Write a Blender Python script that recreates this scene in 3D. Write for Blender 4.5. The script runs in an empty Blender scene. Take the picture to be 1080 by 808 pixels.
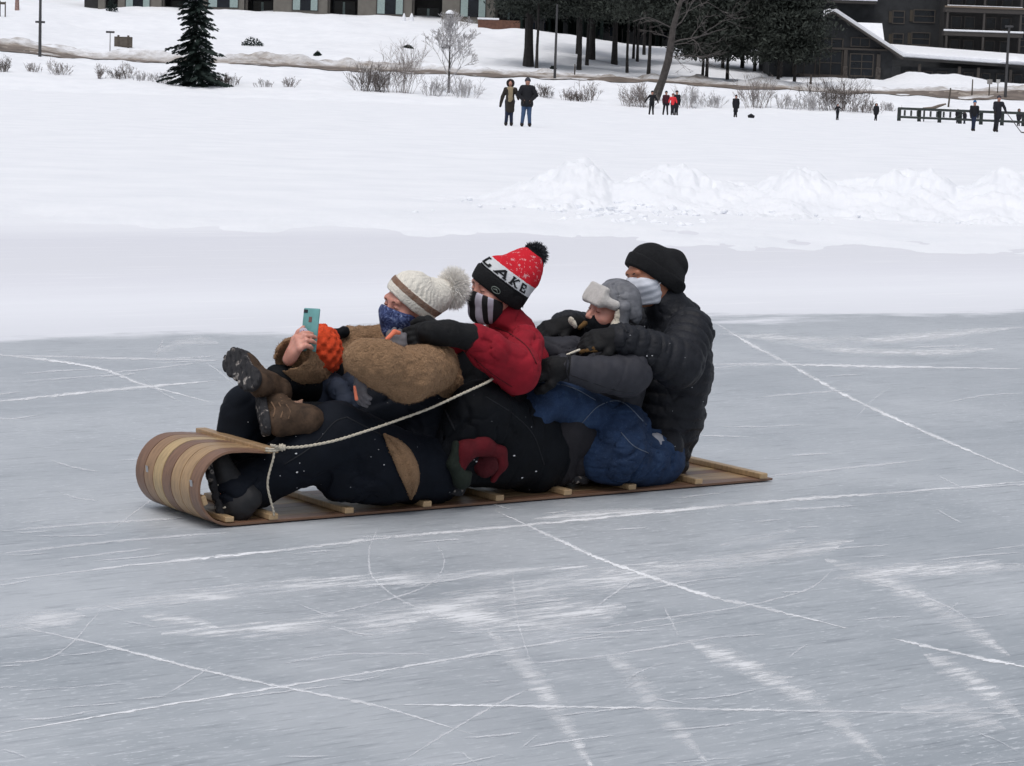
import bpy, bmesh, math, random
import numpy as np
from mathutils import Vector, Matrix

random.seed(7)
RNG = np.random.default_rng(11)
scene = bpy.context.scene
COL = scene.collection
F32 = np.float32

# ------------------------------------------------------------------ camera geometry (pixels of the 1080x808 photograph)
CAM_H = 1.6
FPX = 2600.0
ROLL = math.atan(0.034)
PITCH = math.atan((404 - 88.0) * math.cos(ROLL) / FPX)
_F0 = np.array([0, math.cos(PITCH), -math.sin(PITCH)])
_R0 = np.array([1.0, 0, 0])
_U0 = np.array([0, math.sin(PITCH), math.cos(PITCH)])
CR = _R0 * math.cos(ROLL) + _U0 * math.sin(ROLL)      # image right
CU = _U0 * math.cos(ROLL) - _R0 * math.sin(ROLL)      # image up
CF = _F0
CAM = np.array([0, 0, CAM_H])

def ray(px, py):
    return CF * FPX + CR * (px - 540.0) - CU * (py - 404.0)

def ground(px, py, z=0.0):
    d = ray(px, py)
    return CAM + d * ((z - CAM_H) / d[2])

def at(px, py, Y):
    d = ray(px, py)
    return CAM + d * (Y / d[1])

def project(p):
    q = np.asarray(p, float) - CAM
    zf = q @ CF
    return 540 + FPX * (q @ CR) / zf, 404 - FPX * (q @ CU) / zf

def vdir(x, y, z):
    """direction given as image right / away from the viewer / image up"""
    v = CR * x + CF * y + CU * z
    return v / np.linalg.norm(v)

# toboggan axes: u runs front -> back, v runs from the near edge across
SLED_A = ground(250, 556)
_b = ground(815, 508)
SU = _b - SLED_A
SLED_L = np.linalg.norm(SU)
SU = SU / SLED_L
SV = np.array([-SU[1], SU[0], 0.0])
SLED_W = 0.495

def P(px, py, v):
    """point seen at a pixel, on the vertical plane v metres in from the near edge of the toboggan"""
    d = ray(px, py)
    t = ((SLED_A + SV * v - CAM) @ SV) / (d @ SV)
    return CAM + d * t

def J(px, py, v, r):
    p = P(px, py, v)
    return p, r * ((p - CAM) @ CF) / FPX

def S(u, v, z):
    return SLED_A + SU * u + SV * v + np.array([0, 0, z])

# ------------------------------------------------------------------ objects
def tag(o, label=None, cat=None, group=None, kind=None):
    if label: o['label'] = label
    if cat: o['category'] = cat
    if group: o['group'] = group
    if kind: o['kind'] = kind
    return o

def empty(name, loc, label=None, cat=None, group=None):
    o = bpy.data.objects.new(name, None)
    o.empty_display_size = 0.1
    COL.objects.link(o)
    o.location = Vector([float(c) for c in loc])
    return tag(o, label, cat, group)

def root_loc(o):
    p = np.zeros(3)
    while o is not None:
        p = p + np.array(o.location)
        o = o.parent
    return p

def obj(name, me, mat, parent=None, smooth=True):
    """link a mesh given in world coordinates"""
    if mat is not None:
        for m in (mat if isinstance(mat, (list, tuple)) else [mat]):
            me.materials.append(m)
    if smooth and len(me.polygons):
        me.polygons.foreach_set('use_smooth', np.ones(len(me.polygons), bool))
    me.name = name
    o = bpy.data.objects.new(name, me)
    COL.objects.link(o)
    if parent is not None:
        o.parent = parent
        me.transform(Matrix.Translation(Vector([-c for c in root_loc(parent)])))
    return o

def mesh_np(verts, faces, name='mesh'):
    me = bpy.data.meshes.new(name)
    verts = np.asarray(verts, F32)
    if isinstance(faces, np.ndarray) and faces.ndim == 2:
        n, k = faces.shape
        me.vertices.add(len(verts)); me.vertices.foreach_set('co', verts.ravel())
        me.loops.add(n * k); me.loops.foreach_set('vertex_index', faces.astype(np.int32).ravel())
        me.polygons.add(n)
        me.polygons.foreach_set('loop_start', np.arange(0, n * k, k, dtype=np.int32))
        me.polygons.foreach_set('loop_total', np.full(n, k, np.int32))
        me.update(calc_edges=True)
        me.validate()
    else:
        me.from_pydata([tuple(map(float, v)) for v in verts], [], [tuple(map(int, f)) for f in faces])
        me.update()
    return me

def set_attr(me, name, vals):
    a = me.attributes.new(name, 'FLOAT', 'POINT')
    a.data.foreach_set('value', np.asarray(vals, F32))

class MB:
    """collects simple solids into one mesh"""
    def __init__(s): s.v = []; s.f = []; s.mi = []
    def add(s, v, f, mi=0):
        b = len(s.v)
        s.v += [tuple(map(float, p)) for p in v]
        s.f += [tuple(b + i for i in q) for q in f]
        s.mi += [mi] * len(f)
    def box(s, c, ax, ay, az, hx, hy, hz, bev=0.0, mi=0):
        c = np.asarray(c, float); ax = np.asarray(ax, float); ay = np.asarray(ay, float); az = np.asarray(az, float)
        if bev <= 0:
            v = [c + ax*hx*i + ay*hy*j + az*hz*k for k in (-1, 1) for j in (-1, 1) for i in (-1, 1)]
            s.add(v, [(0,2,3,1),(4,5,7,6),(0,1,5,4),(2,6,7,3),(0,4,6,2),(1,3,7,5)], mi)
        else:
            bm = bmesh.new(); bmesh.ops.create_cube(bm, size=2)
            for q in bm.verts: q.co = Vector((q.co.x*hx, q.co.y*hy, q.co.z*hz))
            bmesh.ops.bevel(bm, geom=list(bm.edges), offset=bev, segments=2, affect='EDGES', profile=0.5)
            bm.verts.index_update()
            v = [c + ax*q.co.x + ay*q.co.y + az*q.co.z for q in bm.verts]
            f = [[q.index for q in fc.verts] for fc in bm.faces]
            bm.free(); s.add(v, f, mi)
    def abox(s, x0, x1, y0, y1, z0, z1, bev=0.0, mi=0):
        s.box(((x0+x1)/2, (y0+y1)/2, (z0+z1)/2), (1,0,0), (0,1,0), (0,0,1), abs(x1-x0)/2, abs(y1-y0)/2, abs(z1-z0)/2, bev, mi)
    def tube(s, pts, rads, n=8, cap=True, mi=0):
        pts = [np.asarray(p, float) for p in pts]
        if not hasattr(rads, '__len__'): rads = [rads] * len(pts)
        rings = []; ref = None
        for i, p in enumerate(pts):
            t = pts[min(i+1, len(pts)-1)] - pts[max(i-1, 0)]
            t = t / (np.linalg.norm(t) + 1e-9)
            if ref is None:
                ref = np.array([0, 0, 1.0]) if abs(t[2]) < .9 else np.array([1.0, 0, 0])
            a = np.cross(t, ref); a /= np.linalg.norm(a) + 1e-9
            b = np.cross(a, t); ref = b
            rings.append([p + rads[i]*(math.cos(2*math.pi*k/n)*a + math.sin(2*math.pi*k/n)*b) for k in range(n)])
        v = [q for r in rings for q in r]; f = []
        for i in range(len(pts)-1):
            for k in range(n):
                f.append((i*n+k, i*n+(k+1)%n, (i+1)*n+(k+1)%n, (i+1)*n+k))
        if cap:
            f.append(tuple(range(n-1, -1, -1))); f.append(tuple((len(pts)-1)*n+k for k in range(n)))
        s.add(v, f, mi)
    def mesh(s):
        me = mesh_np(s.v, s.f)
        if any(s.mi): me.polygons.foreach_set('material_index', np.asarray(s.mi, np.int32))
        return me
    def build(s, name, mat, parent=None, smooth=False):
        return obj(name, s.mesh(), mat, parent, smooth)

def spline(pts, n=8):
    """catmull-rom through points"""
    pts = [np.asarray(p, float) for p in pts]
    e = [2*pts[0]-pts[1]] + pts + [2*pts[-1]-pts[-2]]
    out = []
    for i in range(1, len(e)-2):
        for k in range(n):
            t = k/n
            out.append(.5*((2*e[i]) + (-e[i-1]+e[i+1])*t + (2*e[i-1]-5*e[i]+4*e[i+1]-e[i+2])*t*t + (-e[i-1]+3*e[i]-3*e[i+1]+e[i+2])*t**3))
    out.append(pts[-1]); return out

# ------------------------------------------------------------------ noise
def sines(P_, scale, seed, octs=2):
    r = np.random.default_rng(seed)
    out = np.zeros(len(P_), F32); amp = 1.0; tot = 0
    Q = P_.astype(F32)
    for o in range(octs):
        for k in range(4):
            d = r.normal(size=3); d /= np.linalg.norm(d)
            w = r.normal(size=3); w /= np.linalg.norm(w)
            f = scale * (2**o) * r.uniform(.7, 1.4)
            ph = r.uniform(0, 6.28, 2)
            out += amp*np.sin(Q @ (d*f).astype(F32) + ph[0] + 1.3*np.sin(Q @ (w*f*.6).astype(F32) + ph[1]))
        tot += amp*4*.5; amp *= .5
    return out / tot

def vnoise2(x, y, seed=0):
    """2D value noise"""
    xi = np.floor(x).astype(np.int64); yi = np.floor(y).astype(np.int64)
    xf = x - xi; yf = y - yi
    u = xf*xf*(3-2*xf); v = yf*yf*(3-2*yf)
    def h(a, b):
        n = (a*374761393 + b*668265263 + seed*1442695041) & 0x7fffffff
        n = ((n ^ (n >> 13)) * 1274126177) & 0x7fffffff
        return ((n ^ (n >> 16)) & 0xffff) / 65535.0
    return (h(xi,yi)*(1-u)+h(xi+1,yi)*u)*(1-v) + (h(xi,yi+1)*(1-u)+h(xi+1,yi+1)*u)*v

def fbm2(x, y, seed=0, o=4):
    a = 0; am = .5
    for i in range(o):
        a = a + am*vnoise2(x*2**i, y*2**i, seed+i*17); am *= .5
    return a

# ------------------------------------------------------------------ signed distance modelling
class Prim:
    def __init__(s, f, lo, hi, k, op): s.f = f; s.lo = lo; s.hi = hi; s.k = k; s.op = op

def cone(a, b, k=.02, op='u', quilt=None, ra=None, rb=None):
    """tapered capsule between two (point, radius)"""
    pa, r1 = a; pb, r2 = b
    if ra: r1 = ra
    if rb: r2 = rb
    pa = np.asarray(pa, F32); pb = np.asarray(pb, F32)
    ba = pb - pa; L = float(np.linalg.norm(ba)) + 1e-6; l2 = L*L
    def f(Q):
        q = Q - pa
        t = np.clip((q @ ba)/l2, 0, 1)
        d = np.linalg.norm(q - t[:, None]*ba, axis=1) - (r1 + (r2-r1)*t)
        if quilt:
            tt = (q @ ba)/l2
            d = d - quilt[1]*(np.abs(np.sin(np.pi*(tt*L/quilt[0] + (quilt[2] if len(quilt) > 2 else 0))))**.55 - .6)
        return d
    m = max(r1, r2) + (quilt[1] if quilt else 0)
    return Prim(f, np.minimum(pa, pb)-m, np.maximum(pa, pb)+m, k, op)

def ell(c, axes, r, k=.015, op='u'):
    c = np.asarray(c, F32); A = np.asarray(axes, F32); r = np.asarray(r, F32)
    def f(Q):
        q = (Q - c) @ A.T
        k0 = np.linalg.norm(q/r, axis=1); k1 = np.linalg.norm(q/(r*r), axis=1)
        return k0*(k0-1)/(k1+1e-6)
    m = float(r.max())
    return Prim(f, c-m, c+m, k, op)

def rbox(c, axes, h, rad=.01, k=.01, op='u'):
    c = np.asarray(c, F32); A = np.asarray(axes, F32); h = np.asarray(h, F32)
    def f(Q):
        q = np.abs((Q - c) @ A.T) - (h - rad)
        return np.linalg.norm(np.maximum(q, 0), axis=1) + np.minimum(q.max(axis=1), 0) - rad
    m = float(np.linalg.norm(h))
    return Prim(f, c-m, c+m, k, op)

def half(c, n, k=.006):
    """keep only the side the normal points away from (intersection)"""
    c = np.asarray(c, F32); n = np.asarray(n, F32); n = n/np.linalg.norm(n)
    return Prim(lambda Q: (Q - c) @ n, None, None, k, 'i')

BIG = 1e3
def sdf_eval(prims, Q, disp=None):
    """union / subtract / intersect in order"""
    d = None
    for p in prims:
        e = p.f(Q); k = p.k
        if d is None: d = e; continue
        if p.op == 'u':
            h = np.maximum(k - np.abs(d-e), 0)/k
            d = np.minimum(d, e) - h*h*k*.25
        elif p.op == 's':
            e = -e; h = np.maximum(k - np.abs(d-e), 0)/k
            d = np.maximum(d, e) + h*h*k*.25
        else:
            h = np.maximum(k - np.abs(d-e), 0)/k
            d = np.maximum(d, e) + h*h*k*.25
    if disp is not None: d = d - disp(Q)
    return d

def sdf_mesh(prims, h=.006, disp=None, amp=.01, block=8):
    lo = np.min([p.lo for p in prims if p.op == 'u'], axis=0) - .02 - amp
    hi = np.max([p.hi for p in prims if p.op == 'u'], axis=0) + .02 + amp
    nb = np.ceil((hi-lo)/(h*block)).astype(int)
    N = nb*block + 1
    D = np.full(tuple(N), BIG, F32)
    bx = np.stack(np.meshgrid(*[np.arange(n) for n in nb], indexing='ij'), -1).reshape(-1, 3)
    ctr = (lo + (bx + .5)*h*block).astype(F32)
    dc = sdf_eval(prims, ctr)
    rad = h*block*.87
    keep = np.abs(dc) < rad*1.5 + amp + .004
    for b in bx[(~keep) & (dc < 0)]:
        D[b[0]*block:(b[0]+1)*block+1, b[1]*block:(b[1]+1)*block+1, b[2]*block:(b[2]+1)*block+1] = -BIG
    # group the kept blocks in super blocks so that far primitives are skipped
    kb = bx[keep]
    g = np.arange(block+1)
    off = np.stack(np.meshgrid(g, g, g, indexing='ij'), -1).reshape(-1, 3)
    sb = kb // 4
    key = sb[:, 0]*10000*10000 + sb[:, 1]*10000 + sb[:, 2]
    for kk in np.unique(key):
        bl = kb[key == kk]
        blo = lo + bl.min(0)*h*block; bhi = lo + (bl.max(0)+1)*h*block
        c0 = ((blo+bhi)/2).astype(F32)[None]; R = float(np.linalg.norm(bhi-blo)/2)
        use = []; dm = BIG
        es = [float(p.f(c0)[0]) for p in prims]
        dm = min([e for e, p in zip(es, prims) if p.op == 'u'])
        for e, p in zip(es, prims):
            if p.op == 'u' and e > max(dm, 0) + 2.2*R + p.k + .05: continue
            if p.op == 's' and e > R*1.3 + p.k + .02: continue
            use.append(p)
        if not use or use[0].op != 'u':
            use = prims
        idx = (bl[:, None, :]*block + off[None]).reshape(-1, 3)
        Q = (lo + idx*h).astype(F32)
        D[idx[:, 0], idx[:, 1], idx[:, 2]] = sdf_eval(use, Q, disp)
    return surface_nets(D, lo, h)

def surface_nets(D, lo, h):
    Sg = D < 0
    c = [(i, j, k) for i in (0, 1) for j in (0, 1) for k in (0, 1)]
    nx, ny, nz = [n-1 for n in D.shape]
    cnt = np.zeros((nx, ny, nz), np.int8)
    for i, j, k in c: cnt += Sg[i:i+nx, j:j+ny, k:k+nz]
    act = np.argwhere((cnt > 0) & (cnt < 8))
    vid = np.full((nx, ny, nz), -1, np.int32)
    vid[act[:, 0], act[:, 1], act[:, 2]] = np.arange(len(act))
    val = np.stack([D[act[:, 0]+i, act[:, 1]+j, act[:, 2]+k] for i, j, k in c], 1)
    val = np.clip(val, -1, 1)
    acc = np.zeros((len(act), 3)); n = np.zeros(len(act))
    for a in range(8):
        for b in range(a+1, 8):
            df = np.subtract(c[b], c[a])
            if np.abs(df).sum() != 1: continue
            x = (val[:, a] < 0) != (val[:, b] < 0)
            t = val[:, a]/(val[:, a]-val[:, b] + 1e-12)
            p = np.array(c[a])[None] + t[:, None]*df[None]
            acc[x] += p[x]; n[x] += 1
    V = lo + (act + acc/np.maximum(n, 1)[:, None])*h
    quads = []
    for ax in range(3):
        sl0 = [slice(None)]*3; sl1 = [slice(None)]*3
        sl0[ax] = slice(0, -1); sl1[ax] = slice(1, None)
        s0 = Sg[tuple(sl0)]; s1 = Sg[tuple(sl1)]
        e = np.argwhere(s0 != s1)
        o1, o2 = [(1, 2), (2, 0), (0, 1)][ax]
        ok = (e[:, o1] > 0) & (e[:, o2] > 0) & (e[:, o1] < D.shape[o1]-1) & (e[:, o2] < D.shape[o2]-1)
        e = e[ok]
        def vi(da, db):
            q = e.copy(); q[:, o1] += da; q[:, o2] += db
            return vid[q[:, 0], q[:, 1], q[:, 2]]
        q = np.stack([vi(-1, -1), vi(0, -1), vi(0, 0), vi(-1, 0)], 1)
        inside = s0[e[:, 0], e[:, 1], e[:, 2]]
        q[~inside] = q[~inside][:, ::-1]
        quads.append(q)
    return mesh_np(V, np.concatenate(quads))

def verts_of(me):
    a = np.empty(len(me.vertices)*3, F32); me.vertices.foreach_get('co', a); return a.reshape(-1, 3)

# ------------------------------------------------------------------ materials
def srgb(r, g, b):
    f = lambda c: (c/255/12.92 if c/255 <= .04045 else ((c/255+.055)/1.055)**2.4)
    return (f(r), f(g), f(b), 1)

class NT:
    def __init__(s, m): s.t = m.node_tree; s.n = s.t.nodes; s.l = s.t.links
    def new(s, typ, **kw):
        n = s.n.new(typ)
        for k, v in kw.items():
            if k in n.inputs: n.inputs[k].default_value = v
            else: setattr(n, k, v)
        return n
    def link(s, a, b): s.l.new(a, b)
    def noise(s, vec, scale, detail=4, rough=.55, dist=0.0):
        n = s.new('ShaderNodeTexNoise'); n.inputs['Scale'].default_value = scale; n.inputs['Detail'].default_value = detail
        n.inputs['Roughness'].default_value = rough; n.inputs['Distortion'].default_value = dist
        if vec is not None: s.link(vec, n.inputs['Vector'])
        return n.outputs['Fac']
    def ramp(s, fac, stops, interp='LINEAR'):
        n = s.new('ShaderNodeValToRGB'); n.color_ramp.interpolation = interp
        el = n.color_ramp.elements
        while len(el) < len(stops): el.new(.5)
        for e, (p, c) in zip(el, stops):
            e.position = p; e.color = c if len(c) == 4 else (*c, 1)
        s.link(fac, n.inputs['Fac']); return n.outputs['Color']
    def val(s, fac, a, b, c=0.0, d=1.0):
        n = s.new('ShaderNodeMapRange'); n.inputs[1].default_value = a; n.inputs[2].default_value = b
        n.inputs[3].default_value = c; n.inputs[4].default_value = d; s.link(fac, n.inputs[0]); return n.outputs[0]
    def math(s, op, a, b=None):
        n = s.new('ShaderNodeMath'); n.operation = op
        for i, x in enumerate((a, b)):
            if x is None: continue
            if isinstance(x, (int, float)): n.inputs[i].default_value = x
            else: s.link(x, n.inputs[i])
        return n.outputs[0]
    def mix(s, fac, a, b):
        n = s.new('ShaderNodeMix'); n.data_type = 'RGBA'
        for i, x in ((0, fac), (6, a), (7, b)):
            if isinstance(x, (int, float)): n.inputs[i].default_value = x
            elif isinstance(x, tuple): n.inputs[i].default_value = x
            else: s.link(x, n.inputs[i])
        return n.outputs[2]

def newmat(name):
    m = bpy.data.materials.new(name); m.use_nodes = True
    t = NT(m); b = t.n['Principled BSDF']
    tc = t.new('ShaderNodeTexCoord')
    return m, t, b, tc.outputs['Object']

def bump(t, b, h, strength=.3, dist=.01):
    n = t.new('ShaderNodeBump'); n.inputs['Strength'].default_value = strength; n.inputs['Distance'].default_value = dist
    t.link(h, n.inputs['Height']); t.link(n.outputs['Normal'], b.inputs['Normal']); return n

def cloth(name, col, rough=.85, var=.25, scale=18, bs=260, bst=.25, bd=.004, sheen=0.0, flecks=0.0, coarse=None, spec=.3):
    m, t, b, oc = newmat(name)
    c = np.array(col[:3])
    n1 = t.noise(oc, scale, 5)
    colr = t.ramp(n1, [(.25, tuple(c*(1-var))), (.75, tuple(c*(1+var)))])
    if flecks:
        vo = t.new('ShaderNodeTexVoronoi'); vo.inputs['Scale'].default_value = 26
        t.link(oc, vo.inputs['Vector'])
        sel = t.math('LESS_THAN', vo.outputs['Distance'], flecks)
        n3 = t.noise(oc, 9, 2); sel = t.math('MULTIPLY', sel, t.math('GREATER_THAN', n3, .55))
        colr = t.mix(sel, colr, (.6, .62, .66, 1))
    t.link(colr, b.inputs['Base Color'])
    b.inputs['Roughness'].default_value = rough
    b.inputs['Specular IOR Level'].default_value = spec
    if sheen:
        b.inputs['Sheen Weight'].default_value = sheen; b.inputs['Sheen Roughness'].default_value = .5
        b.inputs['Sheen Tint'].default_value = (*np.clip(c*2.2+.02, 0, 1), 1)
    h = t.noise(oc, bs, 3, .6)
    if coarse:
        h2 = t.noise(oc, coarse[0], 4, .6); h = t.math('ADD', h, t.math('MULTIPLY', h2, coarse[1]))
    bump(t, b, h, bst, bd)
    return m

def plain(name, col, rough=.6, metal=0.0, var=.12, scale=30, bst=.1, bs=120, spec=.5):
    m, t, b, oc = newmat(name)
    c = np.array(col[:3])
    t.link(t.ramp(t.noise(oc, scale, 4), [(.3, tuple(c*(1-var))), (.7, tuple(c*(1+var)))]), b.inputs['Base Color'])
    b.inputs['Roughness'].default_value = rough; b.inputs['Metallic'].default_value = metal
    b.inputs['Specular IOR Level'].default_value = spec
    bump(t, b, t.noise(oc, bs, 3), bst, .003)
    return m

def skin(name, col):
    m, t, b, oc = newmat(name)
    c = np.array(col[:3])
    n = t.noise(oc, 30, 4)
    t.link(t.ramp(n, [(.3, tuple(c*np.array([.86, .78, .76]))), (.7, tuple(c*np.array([1.06, 1.04, 1.02])))]), b.inputs['Base Color'])
    b.inputs['Roughness'].default_value = .5
    b.inputs['Subsurface Weight'].default_value = .15
    b.inputs['Subsurface Radius'].default_value = (.012, .004, .002)
    bump(t, b, t.noise(oc, 500, 2), .15, .001)
    return m
# ------------------------------------------------------------------ light, camera
SUN_EL, SUN_ROT = math.radians(68), math.radians(200)
w = bpy.data.worlds.new('World'); scene.world = w; w.use_nodes = True
wt = w.node_tree; bg = wt.nodes['Background']
sky = wt.nodes.new('ShaderNodeTexSky'); sky.sky_type = 'NISHITA'; sky.sun_disc = False
sky.sun_elevation = SUN_EL; sky.sun_rotation = SUN_ROT
sky.air_density = 1.0; sky.dust_density = 4.0; sky.ozone_density = 1.0
hs = wt.nodes.new('ShaderNodeHueSaturation'); hs.inputs['Saturation'].default_value = .42
wt.links.new(sky.outputs[0], hs.inputs['Color']); wt.links.new(hs.outputs[0], bg.inputs['Color'])
bg.inputs['Strength'].default_value = .13
sl = bpy.data.lights.new('sun', 'SUN'); sl.energy = 1.0; sl.angle = math.radians(40); sl.color = (1, .97, .94)
so = bpy.data.objects.new('sun', sl); COL.objects.link(so)
sdir = Vector((math.sin(SUN_ROT)*math.cos(SUN_EL), math.cos(SUN_ROT)*math.cos(SUN_EL), math.sin(SUN_EL)))
so.rotation_euler = sdir.to_track_quat('Z', 'Y').to_euler(); so.location = (0, 0, 30)

cam = bpy.data.cameras.new('camera'); co = bpy.data.objects.new('camera', cam); COL.objects.link(co)
cam.sensor_fit = 'HORIZONTAL'; cam.sensor_width = 36; cam.lens = FPX/1080*36
cam.clip_start = .1; cam.clip_end = 3000
M3 = Matrix((CR, CU, -CF)).transposed()
co.matrix_world = Matrix.Translation(Vector(CAM)) @ M3.to_4x4()
scene.camera = co
vs = scene.view_settings
vs.view_transform = 'Standard'; vs.look = 'None'; vs.gamma = 1; vs.exposure = EXPOSURE if 'EXPOSURE' in globals() else 0.0

# ------------------------------------------------------------------ ice rink
def ice_material():
    m, t, b, oc = newmat('rink_ice')
    ga, gb = ground(0, 357), ground(1080, 327)
    dv = (gb-ga)/np.linalg.norm(gb-ga); nv = np.array([-dv[1], dv[0], 0])
    th = math.atan2(SU[1], SU[0])
    mp = t.new('ShaderNodeMapping'); mp.vector_type = 'POINT'
    mp.inputs['Rotation'].default_value = (0, 0, -th); t.link(oc, mp.inputs['Vector'])
    al = mp.outputs[0]                                   # x along the ice streaks
    def stretched(sx, sy, scale, detail=5, rough=.6, dist=0.0):
        q = t.new('ShaderNodeMapping'); q.inputs['Scale'].default_value = (sx, sy, 1); t.link(al, q.inputs['Vector'])
        return t.noise(q.outputs[0], scale, detail, rough, dist)
    # distance beyond the swept rink's edge
    dn = t.new('ShaderNodeVectorMath'); dn.operation = 'DOT_PRODUCT'; t.link(oc, dn.inputs[0]); dn.inputs[1].default_value = tuple(nv)
    s = t.math('SUBTRACT', dn.outputs['Value'], float(ga @ nv))
    wob = t.math('MULTIPLY', t.math('SUBTRACT', stretched(1, 2.2, .55, 6, .65), .5), 2.6)
    s2 = t.math('ADD', s, wob)
    streak = stretched(.5, 5, 1.6, 6, .62)
    fine = stretched(.7, 7, 7, 5, .65)
    mott = t.noise(oc, 1.1, 5, .6)
    ice = t.ramp(mott, [(.3, (.295, .328, .362)), (.7, (.40, .432, .465))])
    frost = t.val(streak, .50, .72, 0, .4)
    ice = t.mix(frost, ice, (.50, .53, .57, 1))
    cloud = t.noise(oc, .55, 5, .62, .6)
    ice = t.mix(t.val(cloud, .44, .70, 0, .55), ice, (.56, .59, .625, 1))
    far = t.val(s, -9, -1)
    ice = t.mix(t.math('MULTIPLY', far, .35), ice, (.52, .545, .585, 1))
    fl = t.math('MULTIPLY', t.val(fine, .56, .65, 0, .55), t.val(t.noise(oc, .7, 3), .38, .62, .2, 1))
    ice = t.mix(fl, ice, (.62, .645, .69, 1))
    flake = stretched(1.2, 5, 16, 3, .7)
    ice = t.mix(t.math('MULTIPLY', t.val(flake, .575, .65, 0, .7), t.val(t.noise(oc, .9, 4, .6), .40, .60, .35, 1)), ice, (.70, .73, .77, 1))
    dk = stretched(.8, 8, 5, 4, .7)
    ice = t.mix(t.val(dk, .54, .68, 0, .45), ice, (.13, .15, .18, 1))
    # snow dust beyond the edge, then a scraped greyer lane, then snow
    s3 = t.math('ADD', s, t.math('MULTIPLY', t.math('SUBTRACT', stretched(.5, 3, .35, 5, .6), .5), 2.0))
    dust = t.ramp(t.val(s3, 0, 12), [(0, (.70, .72, .77)), (.16, (.78, .80, .85)), (.30, (.72, .735, .79)), (.42, (.70, .715, .765)), (.66, (.69, .705, .76)), (.84, (.79, .81, .855))])
    dust = t.mix(t.val(streak, .56, .72, 0, .35), dust, (.90, .91, .94, 1))
    dust = t.mix(t.val(fine, .66, .72, 0, .25), dust, (.50, .49, .50, 1))
    edge = t.val(s2, -.25, .12)
    t.link(t.mix(edge, ice, dust), b.inputs['Base Color'])
    rg = t.math('ADD', t.val(fl, 0, 1, .42, .7), t.math('MULTIPLY', edge, .3))
    t.link(rg, b.inputs['Roughness'])
    b.inputs['IOR'].default_value = 1.31
    b.inputs['Specular IOR Level'].default_value = .5
    hh = t.math('ADD', t.math('MULTIPLY', fine, .6), t.math('MULTIPLY', t.noise(oc, 9, 5, .65), .6))
    bump(t, b, hh, .25, .01)
    return m

ice_m = ice_material()
ib = MB(); ib.add([(-70, -25, 0), (70, -25, 0), (70, 34, 0), (-70, 34, 0)], [(0, 1, 2, 3)])
ice = ib.build('ice', ice_m); tag(ice, 'grey skating ice crossed by white skate scratches', 'ice', kind='structure')

def frost_material(name, soft, dens):
    m, t, b, oc = newmat(name)
    uv = t.new('ShaderNodeUVMap').outputs[0]
    sep = t.new('ShaderNodeSeparateXYZ'); t.link(uv, sep.inputs[0])
    u = t.math('ABSOLUTE', sep.outputs[0])
    th = math.atan2(SU[1], SU[0])
    mp = t.new('ShaderNodeMapping'); mp.inputs['Rotation'].default_value = (0, 0, -th); t.link(oc, mp.inputs['Vector'])
    q = t.new('ShaderNodeMapping'); q.inputs['Scale'].default_value = (.55, 3.2, 1) if soft else (.9, 3.2, 1); t.link(mp.outputs[0], q.inputs['Vector'])
    n = t.noise(q.outputs[0], 10 if soft else 12, 7, .74)
    n2 = t.noise(oc, 1.7, 3, .6)
    if soft:
        prof = t.math('SUBTRACT', 1.0, t.math('POWER', u, 1.6))
        a = t.val(t.math('ADD', t.math('MULTIPLY', prof, .34), t.math('MULTIPLY', t.math('SUBTRACT', n, .5), 2.2)), .14, .46)
        a = t.math('ADD', t.math('MULTIPLY', a, .8), t.math('MULTIPLY', t.math('MAXIMUM', prof, 0.0), .16))
        a = t.math('MULTIPLY', a, t.val(n2, .34, .60, .2, dens))
    else:
        prof = t.math('SUBTRACT', 1.0, t.math('POWER', u, 1.2))
        a = t.val(t.math('ADD', t.math('MULTIPLY', prof, .62), t.math('MULTIPLY', t.math('SUBTRACT', n, .5), 1.9)), .16, .50)
        a = t.math('MULTIPLY', a, t.val(n2, .30, .60, .35, dens))
    b.inputs['Base Color'].default_value = (.80, .82, .85, 1); b.inputs['Roughness'].default_value = .9
    b.inputs['Specular IOR Level'].default_value = .1
    t.link(a, b.inputs['Alpha'])
    return m
FROST_HARD = frost_material('frost_scratch', False, 1.0)
FROST_THIN = frost_material('frost_scratch_faint', False, .55)
FROST_SOFT = frost_material('frost_smear', True, .92)

def resample(pts, step):
    out = spline(pts, 10)
    return out

_jr = random.Random(3)
def add_ribbon(acc, pts, wpx, mi):
    pts = [np.array([p[0], p[1], 0.0]) for p in pts]
    sp = spline(pts, max(4, int(14 * len(pts) ** .2)))
    sp = [q + np.array([_jr.gauss(0, .3), _jr.gauss(0, .2), 0]) for q in sp]
    ws = [(_jr.uniform(.5, 1.2) if mi != 2 else 1.0) for _ in sp]
    acc['z'] += .00001
    b0 = len(acc['v']); dist = 0
    for i, p in enumerate(sp):
        t = sp[min(i+1, len(sp)-1)] - sp[max(i-1, 0)]
        t = t/(np.linalg.norm(t)+1e-9); n = np.array([-t[1], t[0]])
        if i: dist += np.linalg.norm(sp[i]-sp[i-1])
        e = min(1, 4*min(i, len(sp)-1-i)/len(sp) + .15)
        for sgn in (-1, 1):
            q = ground(p[0]+n[0]*wpx*.5*sgn*e*ws[i], p[1]+n[1]*wpx*.5*sgn*e*ws[i], acc['z'])
            acc['v'].append(q); acc['uv'].append((sgn, dist/100))
        if i:
            k = b0 + 2*i
            acc['f'].append((k-2, k, k+1, k-1)); acc['m'].append(mi)

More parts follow.
